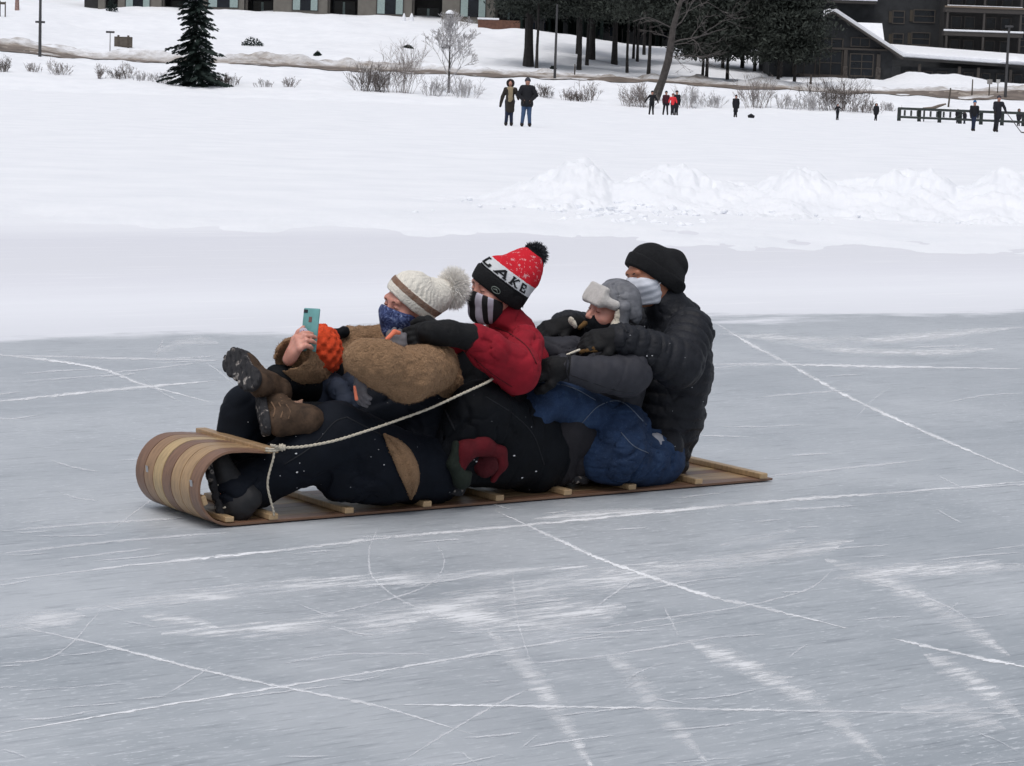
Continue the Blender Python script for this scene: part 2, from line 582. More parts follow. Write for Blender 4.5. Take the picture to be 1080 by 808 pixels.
acc = {'v': [], 'f': [], 'uv': [], 'm': [], 'z': .0004}
hard = [([(-20, 615), (150, 595), (300, 580), (420, 566), (540, 555), (800, 530), (950, 519), (1100, 506)], 5),
        ([(522, 538), (590, 570), (640, 592), (745, 628), (800, 640), (895, 663)], 6), ([(940, 673), (1010, 689), (1100, 707)], 5.5),
        ([(20, 661), (120, 683), (215, 707), (310, 727), (400, 745), (500, 775)], 4.5),
        ([(-10, 775), (130, 751), (310, 722), (440, 701), (560, 681), (760, 650)], 3.6),
        ([(400, 743), (520, 744), (640, 746), (760, 748), (860, 750), (1100, 753)], 4),
        ([(-10, 424), (60, 417), (120, 411), (232, 401)], 5), ([(-10, 373), (60, 381), (110, 390), (150, 405), (225, 425)], 4.5),
        ([(-10, 375), (60, 376), (120, 378), (230, 380)], 3.2),
        ([(755, 341), (790, 362), (830, 383), (900, 421), (1000, 466), (1100, 508)], 5.5), ([(748, 384), (820, 384), (900, 386), (1090, 389)], 4.2)]
thin = [([(810, 502), (880, 495), (975, 485)], 4), ([(400, 556), (390, 578), (390, 600), (398, 614), (425, 634), (470, 652), (520, 667)], 3),
        ([(458, 570), (468, 588), (466, 602), (455, 615), (430, 626), (380, 640), (330, 650)], 2.6),
        ([(165, 376), (168, 368), (172, 358)], 6), ([(300, 700), (360, 690), (470, 690)], 3), ([(420, 806), (460, 780), (520, 745), (560, 725)], 3.2),
        ([(900, 610), (950, 622), (1000, 640), (1030, 660)], 3), ([(600, 668), (680, 655), (780, 640), (850, 622), (880, 600)], 3),
        ([(560, 700), (650, 690), (760, 672)], 3), ([(0, 700), (60, 690), (110, 640)], 3), ([(540, 600), (545, 650), (560, 700)], 3), ([(700, 640), (708, 655), (716, 672)], 3.5),
        ([(0, 560), (100, 552), (200, 546)], 4), ([(0, 584), (90, 574), (180, 566), (240, 562)], 4), ([(60, 590), (160, 578)], 3)]
soft = [([(170, 668), (280, 664), (380, 658), (450, 645), (540, 626), (620, 614), (700, 604), (800, 590), (885, 577)], 24),
        ([(80, 643), (170, 632), (250, 624), (350, 616), (450, 610), (620, 597)], 14), ([(440, 640), (520, 650), (600, 652), (660, 640)], 34),
        ([(640, 690), (665, 712), (690, 742), (745, 804)], 20), ([(515, 665), (550, 700), (580, 740), (625, 810)], 20), ([(728, 678), (780, 700), (860, 742), (935, 806)], 18),
        ([(870, 590), (940, 615), (1010, 655), (1065, 692)], 16), ([(975, 690), (1020, 715), (1080, 760)], 18), ([(760, 600), (800, 588), (850, 570)], 16),
        ([(560, 548), (640, 541), (700, 539)], 8), ([(760, 575), (800, 568), (840, 560)], 10), ([(0, 660), (40, 655), (90, 650)], 18), ([(370, 668), (440, 656)], 18), ([(700, 600), (820, 584), (900, 570)], 14),
        ([(880, 610), (980, 600), (1090, 598)], 14), ([(160, 372), (200, 360), (230, 362)], 9), ([(950, 745), (1010, 752), (1060, 770)], 22), ([(760, 352), (900, 360), (1080, 345)], 9),
        ([(840, 365), (950, 372), (1050, 368)], 8), ([(150, 650), (190, 654), (230, 662)], 10)]
for p, wd in soft: add_ribbon(acc, p, wd*1.45, 2)
acc['z'] = .0010
for p, wd in hard: add_ribbon(acc, p, wd, 0)
for p, wd in thin: add_ribbon(acc, p, wd, 1)
acc['z'] = .0016
rr = random.Random(5)
for i in range(120):                                         # many short faint skate cuts
    x = rr.uniform(-20, 1100); y = rr.uniform(365, 830)
    L = rr.uniform(20, 130); k = rr.random()
    if k < .82: ang = rr.gauss(-.085, .05)
    elif k < .94: ang = rr.gauss(.45, .2)
    else: ang = rr.gauss(-.4, .3)
    if k >= .82: L *= .5
    c = rr.gauss(0, .05)*L
    dx, dy = math.cos(ang)*L/2, math.sin(ang)*L/2
    if y < 385: dy *= .3; c *= .2
    add_ribbon(acc, [(x-dx, y-dy), (x-dy*c/L, y+c*.4), (x+dx, y+dy)], rr.uniform(1.5, 2.8), 1)
me = mesh_np(acc['v'], acc['f'])
me.polygons.foreach_set('material_index', np.asarray(acc['m'], np.int32))
uvl = me.uv_layers.new(name='UVMap')
li = np.empty(len(me.loops), np.int32); me.loops.foreach_get('vertex_index', li)
uvl.data.foreach_set('uv', np.asarray(acc['uv'], F32)[li].ravel())
sm = obj('skate_marks', me, [FROST_HARD, FROST_THIN, FROST_SOFT], smooth=False)
tag(sm, 'white frosty skate scratches and smears on the grey ice', 'skate marks', kind='stuff')

# ------------------------------------------------------------------ snow field, bank and hill
TPX = np.array([0, 110, 200, 330, 450, 560, 690, 800, 900, 1080.0])
TD = {24: None, 196: [80, 86, 92, 95, 100, 106, 115, 117, 122, 128], 200: [77, 83, 88, 92, 97, 103, 110, 113, 118, 124],
      216: [53, 63.5, 68.5, 75.5, 80, 85, 90, 96.5, 101, 106], 226: [45, 60, 64, 68, 72, 80, 86, 92, 95, 98],
      240: [38, 50, 57, 62, 66, 70, 76, 84, 86, 91], 262: [20, 35, 40, 45, 48, 50, 62, 72, 84, 88],
      276: [10, 17, 20, 24, 30, 33, 49, 58, 83, 88], 290: [0, 8, 10, 14, 20, 33, 52, 61, 84, 89], 320: [-14, 0, 4, 8, 13, 36, 55, 64, 86, 91]}
_rows = []
for d, ys in TD.items():
    if ys is None: continue
    _rows.append((d, [at(px, y, d)[2] for px, y in zip(TPX, ys)]))
TA = np.array([at(px, 100, 200.0)[0]/200.0 for px in TPX])
FLAT = [(22, -.03), (25, -.02), (29, .05), (60, .03), (93, .0), (120, -.05), (150, -.15), (176, -.27), (190, -.22)]
RD = np.array([f[0] for f in FLAT] + [r[0] for r in _rows] + [420, 800, 1500.0])
RZ = np.array([[f[1]]*10 for f in FLAT] + [r[1] for r in _rows] + [list(np.array(_rows[-1][1]) + np.array([9]*5 + [0]*5)), list(np.array(_rows[-1][1]) + 40), list(np.array(_rows[-1][1]) + 120)])

def terrain_z(x, y):
    x = np.atleast_1d(np.asarray(x, float)); y = np.atleast_1d(np.asarray(y, float))
    a = np.clip(x/np.maximum(y, 1), TA[0], TA[-1])
    ia = np.clip(np.searchsorted(TA, a) - 1, 0, 8); fa = (a - TA[ia])/(TA[ia+1]-TA[ia]); fa = fa*fa*(3-2*fa)
    idd = np.clip(np.searchsorted(RD, y) - 1, 0, len(RD)-2); fd = np.clip((y - RD[idd])/(RD[idd+1]-RD[idd]), 0, 1)
    z0 = RZ[idd, ia]*(1-fa) + RZ[idd, ia+1]*fa
    z1 = RZ[idd+1, ia]*(1-fa) + RZ[idd+1, ia+1]*fa
    return z0*(1-fd) + z1*fd

def terrain_noise(x, y):
    far = np.clip((y-185)/25, 0, 1)
    n = (fbm2(x*.18, y*.18, 3) - .47)*.9*far
    n = n + (fbm2(x*.6, y*.6, 9) - .47)*.30*np.clip((y-188)/15, 0, 1)*np.clip((262-y)/30, 0, 1)
    n = n + (fbm2(x*.45, y*.14, 21, 5) - .47)*.17*np.clip((y-30)/20, 0, 1)*(1-far)
    n = n + (fbm2(x*3.0, y*1.2, 67, 4) - .47)*.07*np.clip(1 - np.abs(y-26.5)/4, 0, 1)
    pile = np.exp(-((y-227)/2.6)**2)
    n = n + pile*(fbm2(x*.5, y*.5, 31) - .15)*1.4
    n = n + (fbm2(x*1.1, y*.5, 61, 5) - .47)*.10*np.clip(1 - np.abs(y-27)/5, 0, 1)
    return n

def terrain(x, y):
    return terrain_z(x, y) + terrain_noise(np.atleast_1d(np.asarray(x, float)), np.atleast_1d(np.asarray(y, float)))

def place(px, py, d0=185, d1=318):
    """first ground point seen at a pixel on the far bank and hill"""
    ds = np.arange(d0, d1, .25)
    pts = np.array([at(px, py, d) for d in ds])
    tz = terrain(pts[:, 0], ds)
    hit = np.argwhere(pts[:, 2] <= tz)
    return pts[hit[0, 0]] if len(hit) else pts[-1]

def on_snow(px, d):
    """ground point under a pixel column at depth d"""
    y = 100.0
    for _ in range(6):
        p = at(px, y, d); z = float(terrain(p[0], d)[0]); y = project((p[0], d, z))[1]
    p = at(px, y, d); return np.array([p[0], d, z])

cols = np.concatenate([np.linspace(-1.2, -.26, 24), np.linspace(-.25, .25, 420), np.linspace(.26, 1.2, 24)])
rows = np.concatenate([np.linspace(22, 40, 60), np.linspace(40.5, 185, 130), np.linspace(185.5, 245, 150), np.linspace(246, 330, 70), np.array([360, 420, 520, 800, 1500.0])])
A, Dd = np.meshgrid(cols, rows)
X = (A*Dd).ravel(); Y = Dd.ravel()
Z = terrain(X, Y)
nc = len(cols); nr = len(rows)
ii = (np.arange(nr-1)[:, None]*nc + np.arange(nc-1)[None]).ravel()
fq = np.stack([ii, ii+1, ii+nc+1, ii+nc], 1)
me = mesh_np(np.stack([X, Y, Z], 1), fq)
px_ = 540 + FPX*X/Y
road_c = np.interp(px_, [-50, 0, 90, 150], [6, 5, 1, 0])
dirt = np.clip(1 - np.abs(Y - 221.5)/5.5, 0, 1)*1.1 + np.exp(-((Y-228)/3.2)**2)*(.25+1.1*(fbm2(X*.25, Y*.5, 5)-.3))
dirt *= np.where((Y > 214) & (Y < 236), 1, 0)
set_attr(me, 'dirt', np.clip(dirt, 0, 1))

def snow_material(name, dirty=False, scale=1.0):
    m, t, b, oc = newmat(name)
    n = t.noise(oc, .6*scale, 6, .6)
    col = t.ramp(n, [(.3, (.76, .785, .83)), (.7, (.83, .85, .89))])
    if dirty:
        a = t.new('ShaderNodeAttribute'); a.attribute_name = 'dirt'
        n2 = t.noise(oc, .9, 6, .7)
        f = t.val(t.math('ADD', a.outputs['Fac'], t.math('SUBTRACT', n2, .5)), .25, .8)
        dc = t.ramp(t.noise(oc, 1.6, 5, .7), [(.3, (.16, .13, .11)), (.7, (.42, .38, .34))])
        col = t.mix(f, col, dc)
    t.link(col, b.inputs['Base Color'])
    b.inputs['Roughness'].default_value = .95; b.inputs['Specular IOR Level'].default_value = .15
    b.inputs['Subsurface Weight'].default_value = 0
    h = t.math('ADD', t.noise(oc, 2.2*scale, 7, .65), t.math('MULTIPLY', t.noise(oc, 14*scale, 5, .6), .25))
    bump(t, b, h, .25, .09/scale)
    return m
SNOW = snow_material('snow', True)
SNOWN = snow_material('snow_near', False, 2.5)
sf = obj('snow', me, SNOW); tag(sf, 'white snow covering the frozen lake and the far hillside', 'snow', kind='structure')

# road on the far bank: brown slush strip
rp = MB(); xs = np.linspace(-.26, .26, 180)
v = []
for a in xs:
    for d in (217.2, 223.0):
        v.append((a*d, d, float(terrain(a*d, d)[0]) + .06))
for i in range(len(xs)-1): rp.f.append((2*i, 2*i+2, 2*i+3, 2*i+1))
rp.v = v; rp.mi = [0]*len(rp.f)
road_m = cloth('slush', (.17, .14, .12), rough=.7, var=.5, scale=.7, bs=3, bst=.5, bd=.1)
rd = rp.build('road', road_m); tag(rd, 'brown slushy road along the far bank', 'road', kind='structure')

# ploughed snow ridge
RPX = np.array([380, 470, 540, 560, 575, 590, 612, 630, 645, 662, 690, 720, 742, 765, 790, 803, 830, 858, 872, 900, 940, 968, 1000, 1042, 1080, 1130, 1300.0])
RTY = np.array([215, 210, 203, 196, 184, 172, 168, 176, 187, 180, 168, 173, 186, 192, 187, 178, 173, 184, 192, 186, 178, 180, 188, 172, 182, 178, 185.0])
def ridge_h(px):
    top = np.interp(px, RPX, RTY); yh = 88 + (px-545)*.034
    return np.maximum(CAM_H - (top - yh)*34.0/FPX, 0.36*np.clip((px-500)/60, 0, 1)+.02)*.80
cp = np.linspace(360, 1320, 760); dd = np.concatenate([np.linspace(28.5, 31, 22), np.linspace(31.05, 36, 80), np.linspace(36.1, 40, 20)])
C, D2 = np.meshgrid(cp, dd)
C = C.ravel(); Yr = D2.ravel(); Xr = (C-540)/FPX*Yr
t_ = (Yr-33.6)
prof = np.where(t_ < 0, np.exp(-(t_/1.7)**2), np.exp(-(t_/1.5)**2))
hh = ridge_h(C + 16*(fbm2(Xr*2.2, Yr*1.5, 41)-.5))
rough = fbm2(Xr*1.5, Yr*1.1, 42, 5) - .5
blk = np.abs(fbm2(Xr*3.3, Yr*2.2, 43, 3) - .47)
Zr = hh*prof*(1 + .55*rough) + prof*(rough*.18 - blk*.34*np.clip(hh, 0, .6) + .03) + prof*(np.abs(fbm2(Xr*4.5, Yr*3.2, 53, 4)-.47)-.08)*.5*np.clip(hh+.1, 0, .5) - .03*(1-prof)
Zr += np.exp(-((Yr-31)/1.0)**2)*(fbm2(Xr*5, Yr*4, 47, 4)-.45)*.22*np.clip((C-400)/150, 0, 1)
Zr *= np.clip((C-380)/120, 0, 1)
Zr += -.06*np.clip(1-(C-360)/60, 0, 1) - .06*np.clip((29.2-Yr)/.7, 0, 1) - .1*np.clip((Yr-39)/1, 0, 1) + .03
nc2 = len(cp); ii = (np.arange(len(dd)-1)[:, None]*nc2 + np.arange(nc2-1)[None]).ravel()
me = mesh_np(np.stack([Xr, Yr, Zr], 1), np.stack([ii, ii+1, ii+nc2+1, ii+nc2], 1))
rg = obj('snow_bank', me, SNOWN); tag(rg, 'lumpy ridge of ploughed snow along the rink', 'snow bank', kind='structure')
cr = random.Random(8); cb = MB()
for i in range(150):                                        # clods shed by the plough
    px = cr.choice([cr.gauss(625, 50), cr.uniform(430, 1090), cr.gauss(700, 60)]); d = cr.uniform(28.6, 32.2)
    x = (px-540)/FPX*d; s = cr.uniform(.014, .045)*(1.3 if 560 < px < 740 else .8)
    bm = bmesh.new(); bmesh.ops.create_icosphere(bm, subdivisions=1, radius=1)
    for q in bm.verts: q.co *= cr.uniform(.7, 1.15)
    z = max(0.01, float(np.interp(d, [28.6, 31, 32.2], [.02, .06, .12])))
    cb.add([(x+q.co.x*s*1.5, d+q.co.y*s, z+q.co.z*s) for q in bm.verts], [[q.index for q in f.verts] for f in bm.faces]); bm.free()
o = cb.build('snow_clods', SNOWN); tag(o, 'small broken clods of snow scattered along the ridge foot', 'snow clods', kind='stuff')
# ------------------------------------------------------------------ toboggan
def wood(name, col):
    m, t, b, oc = newmat(name)
    th = math.atan2(SU[1], SU[0])
    mp = t.new('ShaderNodeMapping'); mp.inputs['Rotation'].default_value = (0, 0, -th); t.link(oc, mp.inputs['Vector'])
    q = t.new('ShaderNodeMapping'); q.inputs['Scale'].default_value = (2, 40, 8); t.link(mp.outputs[0], q.inputs['Vector'])
    n = t.noise(q.outputs[0], 2.2, 5, .6, .4)
    c = np.array(col[:3])
    cc = t.ramp(n, [(.28, tuple(c*.66)), (.5, tuple(c)), (.74, tuple(c*1.22))])
    n2 = t.noise(oc, 9, 4)
    cc = t.mix(t.val(n2, .6, .8, 0, .35), cc, tuple(c*.6) + (1,))
    n3 = t.noise(oc, 14, 5, .7)                              # scuffed frost
    cc = t.mix(t.val(n3, .66, .74, 0, .5), cc, (.5, .5, .5, 1))
    t.link(cc, b.inputs['Base Color']); b.inputs['Roughness'].default_value = .42
    bump(t, b, n, .12, .002)
    return m
W_BROWN = wood('ash_dark', (.19, .105, .066)); W_TAN = wood('ash_tan', (.35, .23, .125)); W_PALE = wood('ash_pale', (.42, .30, .155)); W_MID = wood('ash_mid', (.28, .17, .095))
W_BAR = wood('ash_bar', (.41, .285, .16))
ROPE = cloth('rope', (.50, .46, .38), rough=.9, var=.2, scale=60, bs=400, bst=.5)

STEELP = plain('steel_plate', (.45, .45, .46), .45, .6)
tob = empty('toboggan', S(0, SLED_W/2, 0), 'long wooden toboggan with a curled front of striped brown and tan boards, carrying five people', 'toboggan')
R_ = .131; TH = .0085
U0_ = -.022
prof = [(SLED_L, .010)]
for k in range(1, 30): prof.append((SLED_L + (U0_-SLED_L)*k/29, .010))
cz = .010 + R_
for k in range(1, 27):
    a = math.radians(-90 - k*180/26); prof.append((U0_ + R_*math.cos(a), cz + R_*1.0*math.sin(a)))
prof += [(.03, cz+R_-.001), (.08, cz+R_-.006), (.132, cz+R_-.012)]
prof = np.array(prof)
nb_ = 7; gap = .0016; bw = SLED_W/nb_
mats = [W_BROWN, W_TAN, W_TAN, W_BROWN, W_PALE, W_MID, W_BROWN]
for i in range(nb_):
    v0 = i*bw + gap; v1 = (i+1)*bw - gap
    mb = MB(); V = []; Fc = []
    for k, (u, z) in enumerate(prof):
        t = prof[min(k+1, len(prof)-1)] - prof[max(k-1, 0)]; t = t/np.linalg.norm(t); n = np.array([t[1], -t[0]])  # towards the inside
        if k == 0: n = np.array([0, 1])
        for (vv, o, e) in ((v0, 0, 0), (v0+.0012, -TH*.5, 0), (v1-.0012, -TH*.5, 0), (v1, 0, 0), (v1, TH*.5, 0), (v0, TH*.5, 0)):
            V.append(S(u + n[0]*o, vv, z + n[1]*o))
    m_ = 6
    for k in range(len(prof)-1):
        for j in range(m_): Fc.append((k*m_+j, k*m_+(j+1) % m_, (k+1)*m_+(j+1) % m_, (k+1)*m_+j))
    Fc.append(tuple(range(m_))); Fc.append(tuple((len(prof)-1)*m_+j for j in range(m_-1, -1, -1)))
    me = mesh_np(V, Fc); bm = bmesh.new(); bm.from_mesh(me); bmesh.ops.recalc_face_normals(bm, faces=bm.faces); bm.to_mesh(me); bm.free()
    o = obj('board', me, mats[i], tob, smooth=True)
    md = o.modifiers.new('es', 'EDGE_SPLIT'); md.split_angle = math.radians(35)

def sled_u(px, py):
    g = ground(px, py); return float((g - SLED_A) @ SU)
bar_u = [sled_u(277, 549), sled_u(365, 545), sled_u(447, 538), sled_u(525, 532), sled_u(597, 526), sled_u(668, 521), sled_u(738, 515), sled_u(806, 509)]
for k, u in enumerate(bar_u):
    mb = MB(); mb.box(S(u, SLED_W/2, .015+.0115), SU, SV, (0, 0, 1), .019, SLED_W/2+.004, .0115, .004)
    o = mb.build('crossbar', W_BAR, tob)
# inner crossbars of the curl, and the headrail
for ang in (200, 268):
    a = math.radians(ang); u, z = U0_ + (R_-.018)*math.cos(a), cz + (R_-.018)*math.sin(a)
    ax = SU*math.cos(a+math.pi/2) + np.array([0, 0, math.sin(a+math.pi/2)]); az = SU*math.cos(a) + np.array([0, 0, math.sin(a)])
    mb = MB(); mb.box(S(u, SLED_W/2, z), ax, SV, az, .018, SLED_W/2-.006, .0105, .004); mb.build('crossbar', W_BAR, tob)
mb = MB(); mb.box(S(.125, SLED_W/2+.0, cz+R_+.000), SU, SV, (0, 0, 1), .021, SLED_W/2+.03, .009, .003)
hr = mb.build('headrail', W_TAN, tob)
for v in (.055, .40):                                        # steel brackets seen on the curl
    mb = MB(); a = math.radians(172); mb.box(S(U0_ + (R_+.0055)*math.cos(a), v, cz+(R_+.0055)*math.sin(a)), SU*math.sin(a)+np.array([0,0,math.cos(a)]), SV, -SU, .012, .009, .0012, .0005)
    mb.build('bolt_plate', STEELP, tob)
# lashings and the pull rope
def rope(name, pts, r, parent):
    sp = spline(pts, 14); mb = MB(); n = len(sp)
    for st in range(2):                                      # two twisted strands
        q = []
        L = 0
        for i, p in enumerate(sp):
            if i: L += np.linalg.norm(sp[i]-sp[i-1])
            a = L/.016*math.pi + st*math.pi
            q.append(p + (np.array([0, 0, 1])*math.cos(a) + SV*math.sin(a))*r*.45)
        mb.tube(q, r*.66, 6)
    return mb.build(name, ROPE, parent, True)
hp = S(.126, -.018, cz+R_+.0)
rope('tie_rope', [hp + np.array([0, 0, .012]), hp - SV*.012 + np.array([0, 0, -.02]), S(.115, -.010, .15), S(bar_u[0]-.005, -.008, .05), S(bar_u[0], .004, .03)], .0055, tob)
k = P(297, 472, -.025)
pr = rope('pull_rope', [hp + SV*.01+np.array([0, 0, .016]), hp - SV*.02 + np.array([0, 0, .018]), k, P(320, 471, -.08), P(352, 465, -.135), P(385, 455, -.15), P(420, 443, -.14), P(455, 430, -.125), P(488, 415, -.12), P(512, 404, -.10), P(520, 399, -.05)], .0054, tob)
mb = MB()
bm = bmesh.new(); bmesh.ops.create_icosphere(bm, subdivisions=3, radius=.0145)
mb.add([k + np.array(q.co)*np.array([1.1, 1, .9])*(1+.18*math.sin(9*q.co.x/.0125)) for q in bm.verts], [[q.index for q in f.verts] for f in bm.faces]); bm.free()
mb.build('knot', ROPE, pr, True)
kb = MB()
for dz in (.0, .007): kb.tube([hp + SV*(.008*math.cos(a))*2 + SU*.024*math.sin(a) + np.array([0, 0, dz]) for a in np.linspace(0, 6.28, 13)], .0036, 6)
kb.build('lashing', ROPE, hr, True)
# ------------------------------------------------------------------ people
SKIN_A = skin('skin_pink', srgb(205, 150, 135)); SKIN_B = skin('skin_olive', srgb(172, 118, 92))
TEDDY = cloth('teddy_fleece', srgb(138, 110, 84), rough=1, var=.2, scale=30, bs=120, bst=1.0, bd=.012, sheen=.5, coarse=(45, 1.0))
BROWN_JK = cloth('brown_coat', srgb(86, 62, 45), rough=1, var=.4, scale=26, bs=130, bst=.9, bd=.010, sheen=.3, coarse=(45, 1.0))
RED = cloth('red_shell', srgb(134, 17, 34), rough=.85, var=.22, scale=14, bs=420, bst=.25, sheen=.1, coarse=(22, 1.0))
GREY = cloth('grey_shell', srgb(50, 51, 58), rough=.7, var=.2, scale=16, bs=500, bst=.25, coarse=(24, .8))
PUFF = cloth('black_puffer', srgb(29, 31, 37), rough=.6, var=.3, scale=18, bs=90, bst=.35, bd=.008, flecks=.035, coarse=(28, 1.2), spec=.25)
BLACK = cloth('black_shell', srgb(13, 16, 21), rough=.75, var=.3, scale=10, bs=380, bst=.3, flecks=.045, coarse=(18, 1.6), spec=.15)
BLACK2 = cloth('charcoal_shell', srgb(15, 18, 22), rough=.75, var=.3, scale=10, bs=380, bst=.3, flecks=.04, coarse=(18, 1.6), spec=.15)
NAVY = cloth('navy_shell', srgb(14, 19, 28), rough=.75, var=.3, scale=10, bs=380, bst=.3, flecks=.045, coarse=(18, 1.6), spec=.15)
GREYPANT = cloth('dark_grey_shell', srgb(37, 36, 41), rough=.8, var=.2, scale=10, bs=380, bst=.3, coarse=(20, 1.0))
GLOVE_B = cloth('black_glove', srgb(14, 15, 18), rough=.75, var=.3, scale=30, bs=300, bst=.35, coarse=(60, .8), flecks=.03)
GLOVE_G = cloth('grey_glove', srgb(96, 94, 98), rough=.8, var=.2, scale=40, bs=300, bst=.3)
CORAL = cloth('coral_trim', srgb(215, 120, 92), rough=.8)
CREAM = cloth('cream_fleece', srgb(214, 206, 190), rough=1, var=.15, scale=60, bs=160, bst=.9, bd=.006, sheen=.4)
GREYFL = cloth('pale_grey_fleece', srgb(190, 187, 184), rough=1, var=.15, scale=60, bs=200, bst=.7, bd=.005, sheen=.4)
KNITBLK = cloth('black_knit', srgb(24, 25, 28), rough=.95, var=.3, scale=70, bs=240, bst=.8, bd=.006, coarse=(90, .6))
DARKHAIR = cloth('dark_hair', srgb(38, 29, 26), rough=.6, var=.4, scale=80, bs=200, bst=.6)
WHITEFUR = cloth('white_fur', srgb(246, 243, 238), rough=1, var=.08, scale=80, bs=220, bst=.5, sheen=.4)
LACET = plain('lace_tan', srgb(110, 86, 66), .9)
SPECK = plain('snow_speck', (.72, .74, .78), .9)
STITCH = cloth('denim_stitch', srgb(96, 106, 122), rough=.9); SEAMK = cloth('dark_seam', srgb(30, 32, 37), rough=.8); SEAMR = cloth('red_seam', srgb(74, 10, 20), rough=.8); SEAMG = cloth('grey_seam', srgb(30, 31, 36), rough=.8)
PALESHIRT = cloth('pale_shirt', srgb(170, 170, 176), rough=.9, var=.1)
BOOTUP = cloth('boot_leather', srgb(64, 49, 37), rough=.8, var=.6, scale=30, bs=160, bst=.5, coarse=(40, .8))
TONGUE = cloth('boot_tongue', srgb(140, 110, 95), rough=.85, var=.25, scale=50)
RUBBER = plain('boot_rubber', srgb(24, 25, 29), .7, bst=.3)

def denim():
    m, t, b, oc = newmat('blue_denim')
    n = t.noise(oc, 7, 5, .6); n2 = t.noise(oc, 160, 3, .7)
    c = t.ramp(n, [(.3, srgb(22, 37, 61)), (.55, srgb(35, 55, 86)), (.8, srgb(60, 83, 114))])
    c = t.mix(t.val(n2, .55, .75, 0, .3), c, (.10, .15, .24, 1))
    t.link(c, b.inputs['Base Color']); b.inputs['Roughness'].default_value = .85; b.inputs['Specular IOR Level'].default_value = .25
    bump(t, b, t.math('ADD', n2, t.math('MULTIPLY', t.noise(oc, 22, 5, .6), 1.4)), .35, .006)
    return m
DENIM = denim()

def banded(name, attr, stops, bs=150, bst=.7, rough=.95, pattern=None):
    m, t, b, oc = newmat(name)
    a = t.new('ShaderNodeAttribute'); a.attribute_name = attr
    col = t.ramp(t.math('ADD', a.outputs['Fac'], t.math('MULTIPLY', t.math('SUBTRACT', t.noise(oc, 220, 2), .5), .006)), stops, 'CONSTANT')
    if pattern: col = pattern(t, oc, a.outputs['Fac'], col)
    n = t.noise(oc, 60, 3)
    col = t.mix(t.val(n, .3, .7, 0, .25), col, (.25, .24, .24, 1)) if pattern is None else col
    t.link(col, b.inputs['Base Color']); b.inputs['Roughness'].default_value = rough; b.inputs['Specular IOR Level'].default_value = .2
    bump(t, b, t.noise(oc, bs, 3, .6), bst, .006)
    return m

def frame(F, U):
    F = np.asarray(F, float); F = F/np.linalg.norm(F)
    U = np.asarray(U, float); U = U - F*(U @ F); U = U/np.linalg.norm(U)
    R = np.cross(F, U)
    return R, F, U                                           # head's own right, forward, up

class Head:
    def __init__(s, c, F, U, sc=1.0):
        s.c = np.asarray(c, float); s.R, s.F, s.U = frame(F, U); s.A = np.array([s.R, s.F, s.U]); s.sc = sc
    def p(s, x, y, z): return s.c + (s.R*x + s.F*y + s.U*z)*s.sc
    def e(s, p, r, k=.015, op='u', ax=None): return ell(s.p(*p), s.A if ax is None else ax, np.array(r)*s.sc, k, op)
    def cn(s, a, b, ra, rb, k=.015, op='u'): return cone((s.p(*a), ra*s.sc), (s.p(*b), rb*s.sc), k, op)
    def prims(s):
        o = [s.e((0, -.012, .03), (.076, .096, .098)), s.e((0, .028, -.045), (.058, .066, .078), .03),
             s.e((0, .072, -.098), (.024, .022, .02), .03),
             s.cn((-.036, .080, .034), (.036, .080, .034), .014, .014, .02),
             s.e((.04, .062, -.022), (.026, .026, .022), .03), s.e((-.04, .062, -.022), (.026, .026, .022), .03),
             s.e((.032, .101, .010), (.018, .016, .013), .014, 's'), s.e((-.032, .101, .010), (.018, .016, .013), .014, 's'),
             s.e((.032, .079, .009), (.0155, .0135, .0135), .004), s.e((-.032, .079, .009), (.0155, .0135, .0135), .004),
             s.cn((0, .086, .022), (0, .112, -.024), .0085, .0125, .010),
             s.e((.011, .100, -.029), (.009, .011, .008), .008), s.e((-.011, .100, -.029), (.009, .011, .008), .008),
             s.e((0, .090, -.056), (.024, .012, .006), .008), s.e((0, .088, -.067), (.02, .012, .007), .008),
             s.e((.078, -.008, -.008), (.009, .019, .031), .01), s.e((-.078, -.008, -.008), (.009, .019, .031), .01),
             s.cn((0, -.012, -.055), (0, -.04, -.165), .054, .058, .03)]
        return o

def brow_lash(h, parent, mat, closed=True):
    for sg in (-1, 1):
        mb = MB()
        mb.tube([h.p(sg*x, y, z) for x, y, z in ((.014, .0935, .031), (.026, .0945, .036), (.038, .088, .036), (.05, .074, .031))], [.002*h.sc, .0032*h.sc, .003*h.sc, .0015*h.sc], 6)
        mb.build('eyebrow', mat, parent, True)
    for sg in (-1, 1):
        mb = MB()
        pts = []
        for k in range(7):
            a = -1.0 + 2.0*k/6
            zz = .009 + (-.0035 if closed else .0015)*math.cos(a*1.3)
            pts.append(h.p(sg*(.032 + .0155*math.sin(a)), .079+.0140*math.cos(a)*.97, zz))
        mb.tube(pts, [.0008*h.sc] + [.0016*h.sc]*5 + [.0008*h.sc], 6)
        mb.build('eyelash', mat, parent, True)

